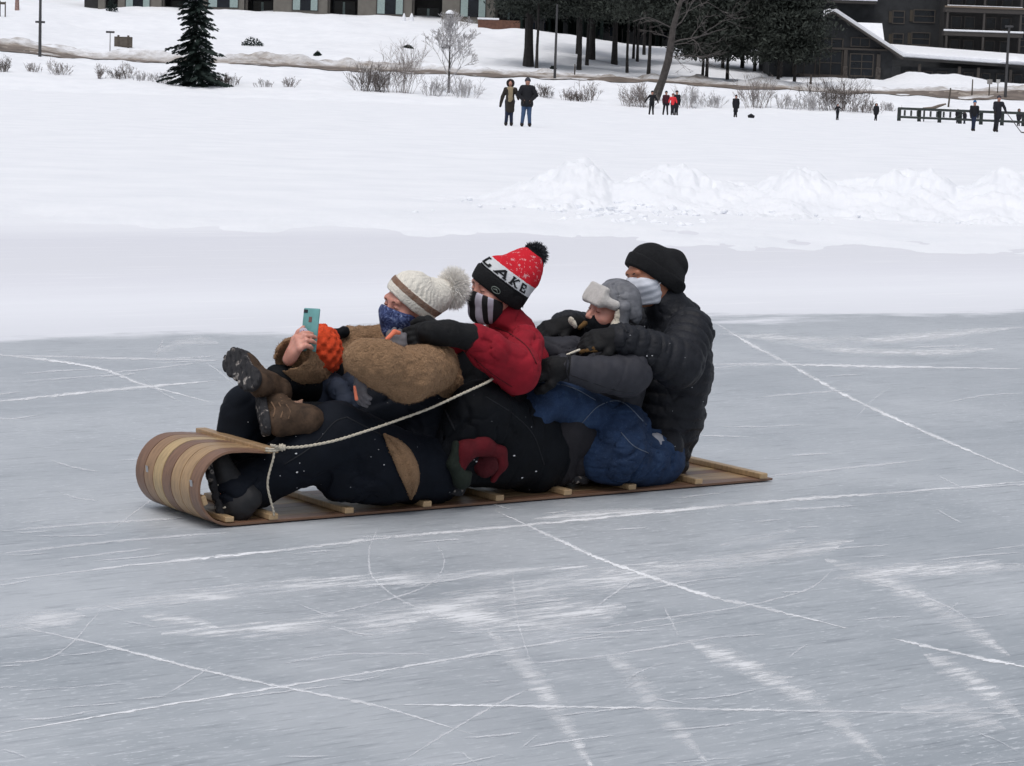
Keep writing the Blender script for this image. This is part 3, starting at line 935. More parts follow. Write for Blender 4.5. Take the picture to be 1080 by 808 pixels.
def hand_prims(W, D, N, side=1, curl=(.35, .5, .4), size=1.0, fat=1.0, thumb=.6, k=.008, spread=.0):
    D = np.asarray(D, float); D /= np.linalg.norm(D)
    N = np.asarray(N, float); N = N - D*(N @ D); N /= np.linalg.norm(N)
    Sx = np.cross(D, N)*side
    s = size; o = []
    offs = (.031, .0105, -.0105, -.030); lens = (.070, .079, .074, .058)
    o.append(cone((W, .026*fat*s), (W + D*.04*s, .024*fat*s), .02))
    for i in range(4):
        K = W + D*(.092 - .004*abs(i-1.2))*s + Sx*offs[i]*s
        o.append(cone((W + D*.02*s + Sx*offs[i]*.55*s, .015*fat*s), (K, .0118*fat*s), .014))
        p = K; a = 0
        for j in range(3):
            a += curl[j]*(1 + .08*i)
            d = D*math.cos(a) + N*math.sin(a) + Sx*spread*(1.5-i)*.5
            q = p + d*lens[i]*(.44, .31, .25)[j]*s
            o.append(cone((p, (.0102 - .0009*j)*fat*s), (q, (.0095 - .0010*j)*fat*s), .004 if j else k*.6))
            p = q
    p = W + D*.026*s + Sx*.024*s
    for (d, L, r0, r1) in ((D*.62+Sx*.72+N*.25, .045, .0145, .012), (D*.85+Sx*(.55-thumb*.5)+N*(.2+thumb*.5), .034, .0115, .0105), (D*.9+Sx*(.3-thumb*.6)+N*(.2+thumb*.6), .026, .0105, .009)):
        d = d/np.linalg.norm(d); q = p + d*L*s
        o.append(cone((p, r0*fat*s), (q, r1*fat*s), .008)); p = q
    return o

def body_prims(jt, h):
    """whole figure from joints (positions only)"""
    p = {k: np.asarray(v[0] if isinstance(v, tuple) else v, float) for k, v in jt.items()}
    o = []
    mid = (p['shN'] + p['shF'])/2; hip = p['hip']
    hn = hip - SV*.085; hf = hip + SV*.085
    nk = h.p(0, -.04, -.165)
    o += [cone((nk, .052), (mid*.7+nk*.3, .055), .03), cone((p['shN']*.7+mid*.3-np.array([0,0,.02]), .045), (p['shF']*.7+mid*.3-np.array([0,0,.02]), .045), .03),
          cone((mid-np.array([0,0,.03]), .075), (hip*.5+mid*.5, .085), .06), cone((hip*.5+mid*.5, .085), (hip, .085), .06), cone((hn, .07), (hf, .07), .05)]
    for s_, hh in (('N', hn), ('F', hf)):
        o += [cone((p['sh'+s_], .042), (p['el'+s_], .038), .02), cone((p['el'+s_], .038), (p['wr'+s_], .027), .015),
              cone((hh, .072), (p['kn'+s_], .054), .03), cone((p['kn'+s_], .054), (p['an'+s_], .036), .02)]
    return o

def body_mesh(jt, h, clothes, extra=(), res=.0048):
    """torso and limbs kept inside the clothes, then head, neck and bare hands grown on"""
    limbs = body_prims(jt, h)
    def inside(Q):
        d = np.full(len(Q), BIG, F32)
        for c in clothes: d = np.minimum(d, sdf_eval(c, Q))
        return d + .016
    return sdf_mesh(limbs + [Prim(inside, None, None, .01, 'i')] + h.prims() + list(extra), res)

def march(px, py, prims, disp=None, near=6.5):
    d = ray(px, py); d = d/np.linalg.norm(d); t = near
    for _ in range(160):
        q = (CAM + d*t).astype(F32)[None]; e = float(sdf_eval(prims, q, disp)[0])
        if e < .0006: break
        t += max(e*.7, .0006)
        if t > 14: return None
    return CAM + d*t

def seam(name, pxs, prims, r, mat, parent, disp=None, n=6):
    pts = []
    for q in spline([np.array([a, b, 0.0]) for a, b in pxs], n):
        w_ = march(q[0], q[1], prims, disp)
        if w_ is not None: pts.append(w_)
    if len(pts) < 2: return None
    m_ = MB(); m_.tube(pts, r, 5); return m_.build(name, mat, parent, True)

def specks(box, prims, n, parent, seed, disp=None):
    r2 = random.Random(seed); m_ = MB()
    for i in range(n):
        w_ = march(r2.uniform(box[0], box[2]), r2.uniform(box[1], box[3]), prims, disp)
        if w_ is None: continue
        bm = bmesh.new(); bmesh.ops.create_icosphere(bm, subdivisions=1, radius=r2.choice([.0012, .0015, .002, .0032]))
        m_.add([w_ + np.array(q.co)*np.array([r2.uniform(.8, 2), 1, r2.uniform(.7, 1.3)]) for q in bm.verts], [[q.index for q in f.verts] for f in bm.faces]); bm.free()
    return tag(m_.build('snow_speck', SPECK, parent, True), kind='stuff')

def fuzz(me, n, length, thick, seed=0, down=.3):
    """short pile standing on a fleece surface, part of the same mesh"""
    r2 = np.random.default_rng(seed); v = verts_of(me); nv = len(v)
    nr = np.empty(nv*3, F32); me.vertices.foreach_get('normal', nr); nr = nr.reshape(-1, 3)
    idx = r2.integers(0, nv, n); b = v[idx] + r2.normal(0, .002, (n, 3)); d = nr[idx] + r2.normal(0, .45, (n, 3)); d[:, 2] -= down; d /= np.linalg.norm(d, axis=1)[:, None]
    e = np.cross(d, r2.normal(size=(n, 3))); e /= np.linalg.norm(e, axis=1)[:, None]; L = length*r2.uniform(.5, 1.2, (n, 1))
    V = np.concatenate([v, np.stack([b-e*thick, b+e*thick, b+d*L*.6+e*thick*.7, b+d*L], 1).reshape(-1, 3)])
    f = np.empty(len(me.loops), np.int32); me.loops.foreach_get('vertex_index', f)
    F_ = np.concatenate([f.reshape(-1, 4), nv + np.arange(4*n).reshape(n, 4)])
    return mesh_np(V, F_)

def boot(parent, C, L, UP, length=.285, upper=BOOTUP, shaft=.16, seed=0, tread=True, cap=True, name='boot'):
    """a winter boot: C centre of the sole, L towards the toe, UP from the sole to the ankle"""
    L = np.asarray(L, float); L /= np.linalg.norm(L)
    UP = np.asarray(UP, float); UP = UP - L*(UP @ L); UP /= np.linalg.norm(UP)
    Sd = np.cross(L, UP); A = np.array([Sd, L, UP])
    q = lambda x, y, z: C + Sd*x + L*y + UP*z
    l = length/2
    pr = [ell(q(0, l*.52, .046), A, (.049, l*.52, .040), .03), cone((q(0, l*.3, .050), .044), (q(0, -l*.55, .055), .040), .03),
          ell(q(0, -l*.62, .050), A, (.040, .046, .045), .03),
          cone((q(0, l*.05, .085), .040), (q(0, -l*.42, .10), .047), .03), cone((q(0, -l*.42, .10), .048), (q(0, -l*.52, .10+shaft), .056), .03),
          half(q(0, 0, .012), -UP, .004)]
    up = sdf_mesh(pr, .0045, lambda Q: .0035*sines(Q, 55, seed+1), .005)
    b = obj(name, up, upper, parent)
    # sole with lugs
    sp = [ell(q(0, l*.45, .004), A, (.052, l*.56, .030), .03), ell(q(0, -l*.55, .004), A, (.042, l*.44, .030), .03),
          cone((q(0, l*.3, .004), .040), (q(0, -l*.5, .004), .034), .03),
          half(q(0, 0, .018), UP, .004), half(q(0, 0, -.012), -UP, .003)]
    cS, aL, aS = C.astype(F32), L.astype(F32), Sd.astype(F32)
    aU = UP.astype(F32)
    def lug(Q):
        d = Q - cS; y = d @ aL; x = d @ aS; z = d @ aU
        g = np.sin(y*150 + 2.2*np.sign(x)*np.abs(x)*60)*np.sin(x*95 + .8)
        return np.where(z < .0, .0035*np.clip(g*3, -1, 1), 0)
    so_ = sdf_mesh(sp, .004, lug, .005)
    v = verts_of(so_) ; d = v - cS
    obj('sole', so_, SOLE, b)
    if cap:
        cp = [ell(q(0, l*.56, .046), A, (.0525, l*.50, .0435), .02), half(q(0, l*.50, 0), -L, .006), half(q(0, 0, .010), -UP, .004)]
        obj('toe_cap', sdf_mesh(cp, .005), RUBBER, b)
    return b, q, pr

def sole_material():
    m, t, b, oc = newmat('lugged_sole')
    vo = t.new('ShaderNodeTexVoronoi'); vo.inputs['Scale'].default_value = 42; vo.inputs['Randomness'].default_value = 1
    w_ = t.new('ShaderNodeMapping'); w_.inputs['Scale'].default_value = (1, 1.5, .8); w_.inputs['Rotation'].default_value = (.4, .7, .9)
    t.link(oc, w_.inputs['Vector']); t.link(w_.outputs[0], vo.inputs['Vector'])
    n = t.noise(oc, 18, 3, .6)
    sel = t.math('MULTIPLY', t.val(vo.outputs['Distance'], .42, .30), t.val(n, .47, .54))
    c = t.mix(sel, (.012, .012, .015, 1), t.ramp(t.noise(oc, 70, 2), [(.35, (.10, .08, .07)), (.65, (.34, .32, .30))]))
    t.link(c, b.inputs['Base Color']); b.inputs['Roughness'].default_value = .8
    bump(t, b, t.noise(oc, 90, 3), .5, .004)
    return m
SOLE = sole_material()

def fur_ball(c, r, n, length, mat, parent, name, sq=(1, 1, 1), seed=1, core=.8, thick=.0022):
    rg_ = np.random.default_rng(seed)
    d = rg_.normal(size=(n, 3)); d /= np.linalg.norm(d, axis=1)[:, None]
    V = []; Fc = []
    for i in range(n):
        a = c + d[i]*r*core*.9*np.array(sq); L = length*rg_.uniform(.6, 1.2)
        bend = rg_.normal(size=3)*.45 + np.array([0, 0, -.35])
        t = d[i] + bend*.4; t /= np.linalg.norm(t); e = np.cross(t, rg_.normal(size=3)); e /= np.linalg.norm(e)
        m_ = a + d[i]*L*.55; tip = m_ + t*L*.6
        k = len(V); V += [a-e*thick, a+e*thick, m_-e*thick*.8, m_+e*thick*.8, tip]; Fc += [(k, k+1, k+3, k+2), (k+2, k+3, k+4)]
    bm = bmesh.new(); bmesh.ops.create_icosphere(bm, subdivisions=4, radius=r*core)
    vv = np.array([q.co[:] for q in bm.verts], F32); vv *= (1 + .12*sines(vv, 60, seed+3))[:, None]
    k = len(V); V += [c + q*np.array(sq) for q in vv]; Fc += [tuple(k+q.index for q in f.verts) for f in bm.faces]; bm.free()
    return obj(name, mesh_np(V, Fc), mat, parent)

def folds(amp, scale, seed, cr=1.0):
    """soft swells with narrow crease lines between them"""
    def f(Q):
        a = sines(Q*np.array([1, 1, .7], F32), scale*.8, seed, 2); b = sines(Q*np.array([.8, 1, 1.5], F32), scale*1.7, seed+50, 2); c = sines(Q, scale*.5, seed+90, 1)
        return amp*.7*sines(Q, scale, seed+7, 3) - cr*amp*1.25*np.exp(-(a/.11)**2)*(.4+.6*(c > 0)) - cr*amp*.8*np.exp(-(b/.14)**2)*np.clip(c+.4, 0, 1)
    return f

def face_mask(h, parent, mat, top=.022, grow=1.0, seed=0, flat=False, attr=None):
    """cloth mask over nose, mouth and chin"""
    pr = [h.e((0, .036, -.047), (.066*grow, .074*grow, .088*grow), .02), h.cn((0, .092, top-.016), (0, .112, -.030), .012, .019, .025),
          h.e((0, .080, -.100), (.030, .026, .025), .03), h.e((.040, .064, -.024), (.036, .036, .036), .03), h.e((-.040, .064, -.024), (.036, .036, .036), .03)]
    n1 = h.U*.93 + h.F*(-.38)
    pr += [half(h.p(0, .105, top), n1, .004), half(h.p(0, .0, 0), -h.F, .006)]
    if flat:
        pr += [half(h.p(0, .09, -.105), -h.U*.95 + h.F*.2, .006)]
    hc, hU, hF = h.c.astype(F32), h.U.astype(F32), h.F.astype(F32)
    def dsp(Q):
        z = (Q - hc) @ hU
        return (.0010*np.sin(z*230) if flat else 0) + .0022*sines(Q, 60, seed+2)
    me = sdf_mesh(pr, .0038, dsp, .006)
    if attr:
        v = verts_of(me) - h.c
        set_attr(me, attr, np.arctan2(v @ h.R, v @ h.F))
    o = obj('mask', me, mat, parent)
    for sg in (-1, 1):
        mb = MB()
        mb.tube([h.p(sg*.058, .035, -.01), h.p(sg*.078, .012, 0), h.p(sg*.085, -.012, .012), h.p(sg*.088, -.022, -.01), h.p(sg*.084, -.012, -.03), h.p(sg*.078, .012, -.033), h.p(sg*.058, .035, -.065)], .0018, 6)
        mb.build('ear_loop', mat, o, True)
    return o

def beanie(h, parent, mat, A, brimc, r=.108, hgt=.16, extra=(), name='hat', disp=None, res=.004, rib=None, clear=.012, attr='band'):
    """knit hat around the skull: A its axis, brimc the centre of the brim plane"""
    A = np.asarray(A, float); A /= np.linalg.norm(A)
    pr = [h.e((0, -.012, .03), (.076+clear, .098+clear, .100+clear), .03)] + list(extra) + [half(brimc, -A, .005)]
    me = sdf_mesh(pr, res, disp, .008)
    v = verts_of(me) - brimc
    set_attr(me, attr, v @ A)
    return obj(name, me, mat, parent)

def brim_band(h, A, brimc, w, clear, extra=(), res=.004, disp=None):
    A = np.asarray(A, float); A /= np.linalg.norm(A)
    pr = [h.e((0, -.012, .03), (.076+clear, .098+clear, .100+clear), .03)] + list(extra) + [half(brimc - A*.002, -A, .006), half(brimc + A*w, A, .008)]
    me = sdf_mesh(pr, res, disp, .008); set_attr(me, 'band', (verts_of(me) - brimc) @ A)
    return me

Xv = vdir(1, 0, 0); Yv = vdir(0, 1, 0); Zv = vdir(0, 0, 1)

# ============================ rear person: black puffer, white mask
def J_(*a): return J(*a)
p4 = empty('person', P(690, 508, .25), 'rear toboggan rider in a black puffer jacket, black beanie and white face mask', 'person')
h4 = Head(P(685, 291, .25), vdir(-.80, -.52, -.30), vdir(-.10, -.05, .98), .94)
jt4 = dict(hip=P(692, 480, .25), shN=P(728, 346, .07), shF=P(690, 338, .42), elN=P(714, 380, -.03), wrN=P(655, 356, -.02), elF=P(642, 352, .45), wrF=P(596, 346, .38),
           knN=P(572, 420, .03), anN=P(545, 478, .06), knF=P(605, 405, .42), anF=P(575, 488, .42))
brow_lash(h4, p4, DARKHAIR)
Q5 = .052
jk = [cone(J(707, 486, .20, 20), J(708, 440, .22, 33), .04, quilt=(Q5, .010)), cone(J(704, 470, .10, 18), J(706, 490, .12, 13), .05), cone(J(707, 440, .22, 33), J(712, 392, .22, 38), .04, quilt=(Q5, .012)), cone(J(712, 392, .22, 37), J(716, 352, .24, 34), .05, quilt=(Q5, .0115)),
      cone(J(728, 350, .07, 23), J(692, 342, .42, 21), .05),
      cone(J(729, 350, .05, 24), J(715, 383, -.04, 27), .03, quilt=(Q5, .012)), cone(J(715, 383, -.04, 27), J(655, 357, -.03, 17), .015, quilt=(Q5, .0115)),
      cone(J(692, 340, .42, 20), J(644, 352, .47, 18), .03, quilt=(Q5, .009)), cone(J(644, 352, .47, 18), J(597, 343, .40, 16), .02, quilt=(Q5, .009)),
      cone(J(714, 336, .24, 25), J(704, 325, .24, 22), .03, quilt=(.04, .006)), cone(J(704, 325, .24, 22), J(699, 321, .24, 20), .03)]
obj('jacket', sdf_mesh(jk, .0062, folds(.0055, 34, 4), .020), PUFF, p4)
jk4 = jk
jn = [cone(J(684, 486, .10, 25), J(652, 474, .05, 32), .04), cone(J(652, 452, .07, 29), J(646, 478, .05, 31), .04), cone(J(634, 484, .07, 25), J(676, 487, .08, 26), .04), cone(J(662, 452, .14, 26), J(576, 419, .07, 21), .012), cone(J(576, 419, .07, 20), J(545, 470, .08, 16), .02),
      cone(J(690, 484, .34, 28), J(605, 408, .42, 22), .05), cone(J(605, 408, .42, 22), J(575, 480, .42, 16), .02), cone(J(684, 484, .15, 28), J(692, 484, .36, 27), .05), cone(J(694, 482, .13, 27), J(698, 480, .36, 27), .05), cone(J(696, 470, .2, 24), J(700, 468, .34, 24), .04)]
obj('jeans', sdf_mesh(jn, .006, folds(.008, 24, 14), .016), DENIM, p4)
obj('body', body_mesh(jt4, h4, [jk4, jn]), SKIN_B, p4)
DJ = folds(.008, 24, 14)
seam('seam', [(560, 403), (580, 404), (604, 409), (628, 422)], jn, .0022, STITCH, p4, DJ); seam('seam', [(614, 446), (632, 428), (656, 424), (682, 448)], jn, .0024, STITCH, p4, DJ); seam('seam', [(655, 456), (668, 470), (684, 478)], jn, .002, STITCH, p4, DJ)
specks((660, 330, 745, 470), jk4, 10, p4, 4)
mb = MB(); sp = spline([P(622, 442, -.055), P(645, 452, -.075), P(668, 470, -.06), P(686, 488, -.01)], 10)
obj('shirt', sdf_mesh([cone(J(688, 466, .06, 9), J(697, 497, .06, 9), .02), cone(J(690, 470, .10, 14), J(694, 490, .22, 17), .03)], .005, folds(.003, 60, 3), .006), PALESHIRT, p4)
for nm, W, D, N, sd, cu in (('glove', P(652, 356, -.03), vdir(-.9, -.25, -.12), vdir(-.1, .75, -.55), 1, (.35, .45, .35)), ('glove', P(600, 343, .38), vdir(-.85, -.45, -.20), vdir(-.35, .5, -.8), 1, (.45, .5, .4))):
    hp_ = hand_prims(W, D, N, sd, cu, 1.08, 1.5) + [cone((W - np.asarray(D)*.04, .036), (W + np.asarray(D)*.02, .036), .02)]
    obj(nm, sdf_mesh(hp_, .004, folds(.0015, 90, 5), .004), GLOVE_B, p4)
boot(p4, P(560, 488, .42), vdir(-.8, 0, .2), (0, 0, 1), cap=False)
hA4 = vdir(.36, .08, .93)
bc4 = P(688, 297, .25) + Yv*.0
bn = beanie(h4, p4, KNITBLK, vdir(.50, .12, .86), P(690, 298, .25), extra=[cone(J(700, 290, .25, 26), J(708, 280, .25, 18), .03)], disp=lambda Q: .003*sines(Q, 40, 8), clear=.012)
obj('brim', brim_band(h4, vdir(.50, .12, .86), P(690, 298, .25), .055, .019, extra=[cone(J(700, 290, .25, 27.5), J(706, 281, .25, 18), .03)], disp=lambda Q: .0015*sines(Q, 60, 9)), KNITBLK, bn)
WMASK = cloth('white_mask', srgb(205, 209, 219), rough=.8, var=.05, scale=30, bs=300, bst=.2)
face_mask(h4, p4, WMASK, top=.026, grow=1.10, flat=True)

# ============================ fourth: grey jacket, trapper hat, leaning back
p3 = empty('person', P(640, 508, .25), 'rider in a dark grey jacket and fleece trapper hat lying back with closed eyes', 'person')
h3 = Head(P(643, 331, .22), vdir(-.80, -.54, .10), vdir(.34, -.10, .92), .90)
jt3 = dict(hip=P(640, 476, .25), shN=P(654, 378, .07), shF=P(636, 366, .40), elN=P(664, 394, -.02), wrN=P(596, 389, -.02), elF=P(612, 384, .46), wrF=P(572, 384, .40),
           knN=P(592, 452, .12), anN=P(588, 496, .12), knF=P(590, 440, .42), anF=P(570, 492, .42))
brow_lash(h3, p3, cloth('brown_brow', srgb(92, 62, 50)))
jk = [cone(J(640, 462, .25, 32), J(644, 400, .25, 36), .04), cone(J(644, 400, .25, 36), J(648, 376, .24, 30), .04), cone(J(654, 380, .07, 20), J(638, 370, .40, 19), .04),
      cone(J(654, 380, .04, 22), J(662, 394, -.04, 25), .03), cone(J(662, 394, -.04, 25), J(630, 394, -.05, 19), .02), cone(J(630, 394, -.05, 19), J(595, 388, -.03, 15), .02),
      cone(J(634, 384, .30, 26), J(600, 376, .28, 20), .03), cone(J(600, 374, .30, 18), J(576, 368, .33, 14), .03), cone(J(638, 368, .40, 17), J(614, 384, .46, 16), .03), cone(J(614, 384, .46, 16), J(576, 384, .40, 13), .02)]
obj('jacket', sdf_mesh(jk, .006, folds(.0075, 28, 24), .012), GREY, p3)
jk3 = jk
tr = [cone(J(642, 476, .20, 34), J(594, 456, .12, 26), .04), cone(J(594, 456, .12, 26), J(589, 494, .13, 20), .02), cone(J(640, 478, .34, 32), J(592, 446, .42, 24), .04), cone(J(592, 446, .42, 24), J(570, 490, .42, 18), .02), cone(J(641, 480, .2, 30), J(641, 478, .34, 30), .04)]
obj('trousers', sdf_mesh(tr, .0065, folds(.005, 30, 25), .012), GREYPANT, p3)
obj('body', body_mesh(jt3, h3, [jk3, tr]), SKIN_A, p3)
seam('cuff_seam', [(599, 375), (597, 387), (600, 402)], jk3, .003, SEAMG, p3); seam('seam', [(602, 396), (625, 404), (650, 412), (668, 414)], jk3, .002, SEAMG, p3); seam('seam', [(578, 446), (584, 465), (588, 486), (586, 498)], tr, .003, SEAMK, p3)
D = vdir(-.95, -.1, -.1)
obj('glove', sdf_mesh(hand_prims(P(594, 388, -.03), D, vdir(.1, .8, -.5), 1, (.45, .6, .5), 1.05, 1.45) + [cone((P(600, 388, -.03), .052), (P(586, 388, -.02), .046), .02)], .004, folds(.0015, 90, 7), .004), GLOVE_B, p3)
obj('glove', sdf_mesh(hand_prims(P(578, 384, .40), D, vdir(.1, -.5, -.8), -1, (.45, .6, .5), 1.05, 1.45), .0045, None), GLOVE_B, p3)
boot(p3, P(586, 504, .14), vdir(-.7, -.2, .05), (0, 0, 1), cap=False, upper=GREYPANT, shaft=.02); boot(p3, P(568, 502, .42), vdir(-.8, 0, .05), (0, 0, 1), cap=False, upper=GREYPANT, shaft=.02)
# black neck tube over the mouth and chin
obj('neck_warmer', sdf_mesh([h3.e((0, .034, -.060), (.070, .078, .078), .02), h3.cn((0, -.01, -.07), (0, -.03, -.16), .074, .085, .03), half(h3.p(0, .108, .004), h3.U*.88 - h3.F*.38, .006)], .004, folds(.003, 50, 3), .006), BLACK, p3)
SNOWSH = cloth('grey_nylon', srgb(106, 108, 114), rough=.5, var=.3, scale=30, bs=200, bst=.3, coarse=(40, 1), flecks=.09)
A3 = h3.U*.9 - h3.F*.35
hat3 = beanie(h3, p3, SNOWSH, A3, h3.p(0, -.01, .016), clear=.012, disp=folds(.005, 36, 5), extra=[cone((h3.p(.05, -.06, .02), .06), (h3.p(.03, -.03, .09), .055), .04), cone((h3.p(-.05, -.06, .02), .06), (h3.p(-.03, -.05, .08), .06), .04)])
obj('front_flap', sdf_mesh([rbox(h3.p(0, .100, .078), np.array([h3.R, h3.F*.94+h3.U*.34, h3.U*.94-h3.F*.34]), (.060, .014, .044), .011), cone((h3.p(-.055, .085, .06), .020), (h3.p(-.082, .045, .055), .022), .03), cone((h3.p(.055, .085, .06), .020), (h3.p(.082, .045, .055), .022), .03)], .004, folds(.002, 70, 6), .004), GREYFL, hat3)
for sg in (-1, 1):                                           # turned up ear flaps lined with cream fleece
    e = obj('ear_flap', sdf_mesh([cone((h3.p(sg*.092, .0, .05), .030), (h3.p(sg*.096, -.005, -.03), .026), .02), cone((h3.p(sg*.096, -.005, -.03), .024), (h3.p(sg*.085, .02, -.09), .012), .02)], .004, folds(.002, 60, 7), .004), SNOWSH, hat3)
    obj('lining', sdf_mesh([cone((h3.p(sg*.098, .030, .03), .012), (h3.p(sg*.102, .028, -.03), .014), .02), cone((h3.p(sg*.102, .028, -.03), .014), (h3.p(sg*.104, -.03, -.062), .013), .02), cone((h3.p(sg*.104, -.03, -.062), .013), (h3.p(sg*.096, .045, -.075), .009), .02)], .0035, folds(.003, 90, 8), .004), CREAM, e)
# gold and black scarf end with cream tip, tucked under the gloves
GOLD = cloth('gold_scarf', srgb(92, 68, 38), rough=.95, var=.35, scale=60, bs=200, bst=.6)
sc_ = obj('scarf', sdf_mesh([cone(J(613, 371, .0, 2.6), J(628, 367.5, -.02, 3.2), .02), cone(J(628, 367.5, -.02, 3.2), J(647, 367, -.02, 2), .02)], .0035, folds(.003, 80, 4), .005), GOLD, p3)
obj('fringe', sdf_mesh([cone(J(598, 374, -.03, 1.1), J(611, 369, -.03, 1.4), .005)], .0035), CREAM, sc_)
obj('ear_flap', sdf_mesh([ell(P(604, 340, .2), np.array([vdir(.8, .3, .5), vdir(-.3, 1, 0), vdir(-.5, 0, .85)]), (.013, .016, .026), .01)], .0035, folds(.003, 80, 4), .005), CREAM, hat3)
obj('ear_flap', sdf_mesh([cone(J(611, 346, .2, 2), J(617, 341, .2, 3), .02)], .0035, folds(.002, 80, 4), .004), GOLD, hat3)

# ============================ third: red jacket, LAKE hat, striped mask
p2 = empty('person', P(556, 515, .25), 'rider in a red jacket, black and white striped mask and lettered pompom hat', 'person')
h2 = Head(P(522, 306, .24), vdir(-.80, -.58, -.08), vdir(.22, -.10, .97), .94)
jt2 = dict(hip=P(556, 484, .25), shN=P(556, 362, .07), shF=P(528, 352, .40), elN=P(545, 394, -.05), wrN=P(496, 357, -.03), elF=P(500, 380, .45), wrF=P(455, 352, .38),
           knN=P(498, 436, .03), anN=P(462, 500, .08), knF=P(486, 426, .44), anF=P(450, 500, .42))
brow_lash(h2, p2, DARKHAIR)
jk = [cone(J(552, 436, .22, 30), J(546, 384, .22, 32), .04), cone(J(546, 384, .22, 32), J(542, 358, .24, 24), .04), cone(J(556, 362, .07, 17), J(530, 354, .40, 17), .05),
      cone(J(555, 363, .05, 20), J(546, 390, -.05, 25), .02), cone(J(546, 390, -.05, 25), J(516, 370, -.06, 21), .012), cone(J(516, 370, -.06, 21), J(503, 359, -.05, 17.5), .02),
      cone(J(530, 352, .40, 17), J(502, 378, .45, 17), .03), cone(J(502, 378, .45, 17), J(460, 354, .38, 13), .02), cone(J(542, 350, .24, 22), J(534, 340, .24, 19), .02), cone(J(534, 340, .24, 19), J(530, 336, .24, 18.5), .02)]
obj('jacket', sdf_mesh(jk, .0055, folds(.008, 24, 33), .014), RED, p2)
jk2 = jk
# jacket hem turned up at the hip
hem = [cone(J(484, 494, -.045, 7), J(491, 475, -.05, 10), .03), cone(J(491, 475, -.05, 10), J(508, 469, -.05, 10), .03), cone(J(508, 469, -.05, 10), J(527, 478, -.045, 7), .03), cone(J(528, 477, -.045, 5), J(529, 490, -.04, 5), .03), cone(J(529, 490, -.04, 5), J(520, 506, -.035, 4), .03)]
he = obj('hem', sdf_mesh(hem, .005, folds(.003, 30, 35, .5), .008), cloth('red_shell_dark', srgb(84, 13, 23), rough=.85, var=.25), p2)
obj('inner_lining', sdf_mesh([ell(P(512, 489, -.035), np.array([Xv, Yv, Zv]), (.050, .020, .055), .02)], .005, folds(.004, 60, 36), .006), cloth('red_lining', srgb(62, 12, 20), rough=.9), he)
obj('lining', sdf_mesh([cone(J(481, 468, -.05, 4), J(478, 490, -.05, 5), .02), cone(J(478, 490, -.05, 6), J(487, 507, -.05, 9), .03), cone(J(487, 507, -.05, 8), J(494, 500, -.05, 4), .02)], .005, folds(.003, 60, 5), .005), cloth('green_lining', srgb(28, 36, 30), rough=.9, var=.3), he)
tr = [cone(J(560, 480, .14, 39), J(505, 436, .02, 34), .05), cone(J(505, 436, .02, 34), J(466, 500, .06, 23), .02), cone(J(470, 500, .06, 22), J(458, 512, .06, 16), .02), cone(J(575, 478, .16, 30), J(556, 440, .12, 28), .05), cone(J(530, 486, .10, 30), J(490, 490, .08, 24), .05), cone(J(500, 396, .34, 24), J(545, 430, .28, 30), .05), cone(J(500, 396, .34, 24), J(490, 440, .3, 30), .05),
      cone(J(558, 486, .36, 34), J(486, 426, .44, 28), .05), cone(J(486, 426, .44, 28), J(450, 500, .42, 20), .02), cone(J(560, 484, .16, 34), J(560, 484, .36, 33), .05)]
obj('trousers', sdf_mesh(tr, .0065, folds(.009, 19, 36), .014), BLACK, p2)
obj('body', body_mesh(jt2, h2, [jk2, tr]), SKIN_A, p2)
DR = folds(.008, 24, 33)
seam('seam', [(522, 345), (538, 352), (556, 366), (566, 384)], jk2, .0026, SEAMR, p2, DR); seam('cuff_seam', [(497, 348), (499, 360), (491, 372)], jk2, .003, SEAMR, p2, DR); seam('seam', [(500, 378), (520, 395), (540, 408)], jk2, .002, SEAMR, p2, DR)
DT = folds(.009, 19, 36)
seam('seam', [(467, 428), (474, 442), (480, 454)], tr, .0035, SEAMK, p2, DT); seam('seam', [(512, 418), (540, 436), (562, 458), (574, 490)], tr, .0024, SEAMK, p2, DT)
specks((470, 415, 590, 515), tr, 5, p2, 6, DT)
obj('glove', sdf_mesh(hand_prims(P(470, 351, -.03), vdir(-.98, -.1, -.12), vdir(0, .95, -.3), -1, (.2, .3, .3), 1.05, 1.5) + [cone(J(500, 357, -.05, 15), J(474, 351, -.04, 13), .02), cone(J(474, 351, -.04, 13), J(452, 350, -.03, 12), .02)], .0042, folds(.002, 80, 5), .004), GLOVE_B, p2)
obj('glove', sdf_mesh(hand_prims(P(455, 352, .38), vdir(-.9, -.2, -.3), vdir(0, -.9, -.3), 1, (.3, .3, .3), 1.05, 1.5), .0045), GLOVE_B, p2)
boot(p2, P(452, 516, .08), vdir(-.85, -.1, .05), (0, 0, 1), cap=False, upper=RUBBER, shaft=.02); boot(p2, P(440, 508, .42), vdir(-.85, 0, .05), (0, 0, 1), cap=False, upper=RUBBER, shaft=.02)
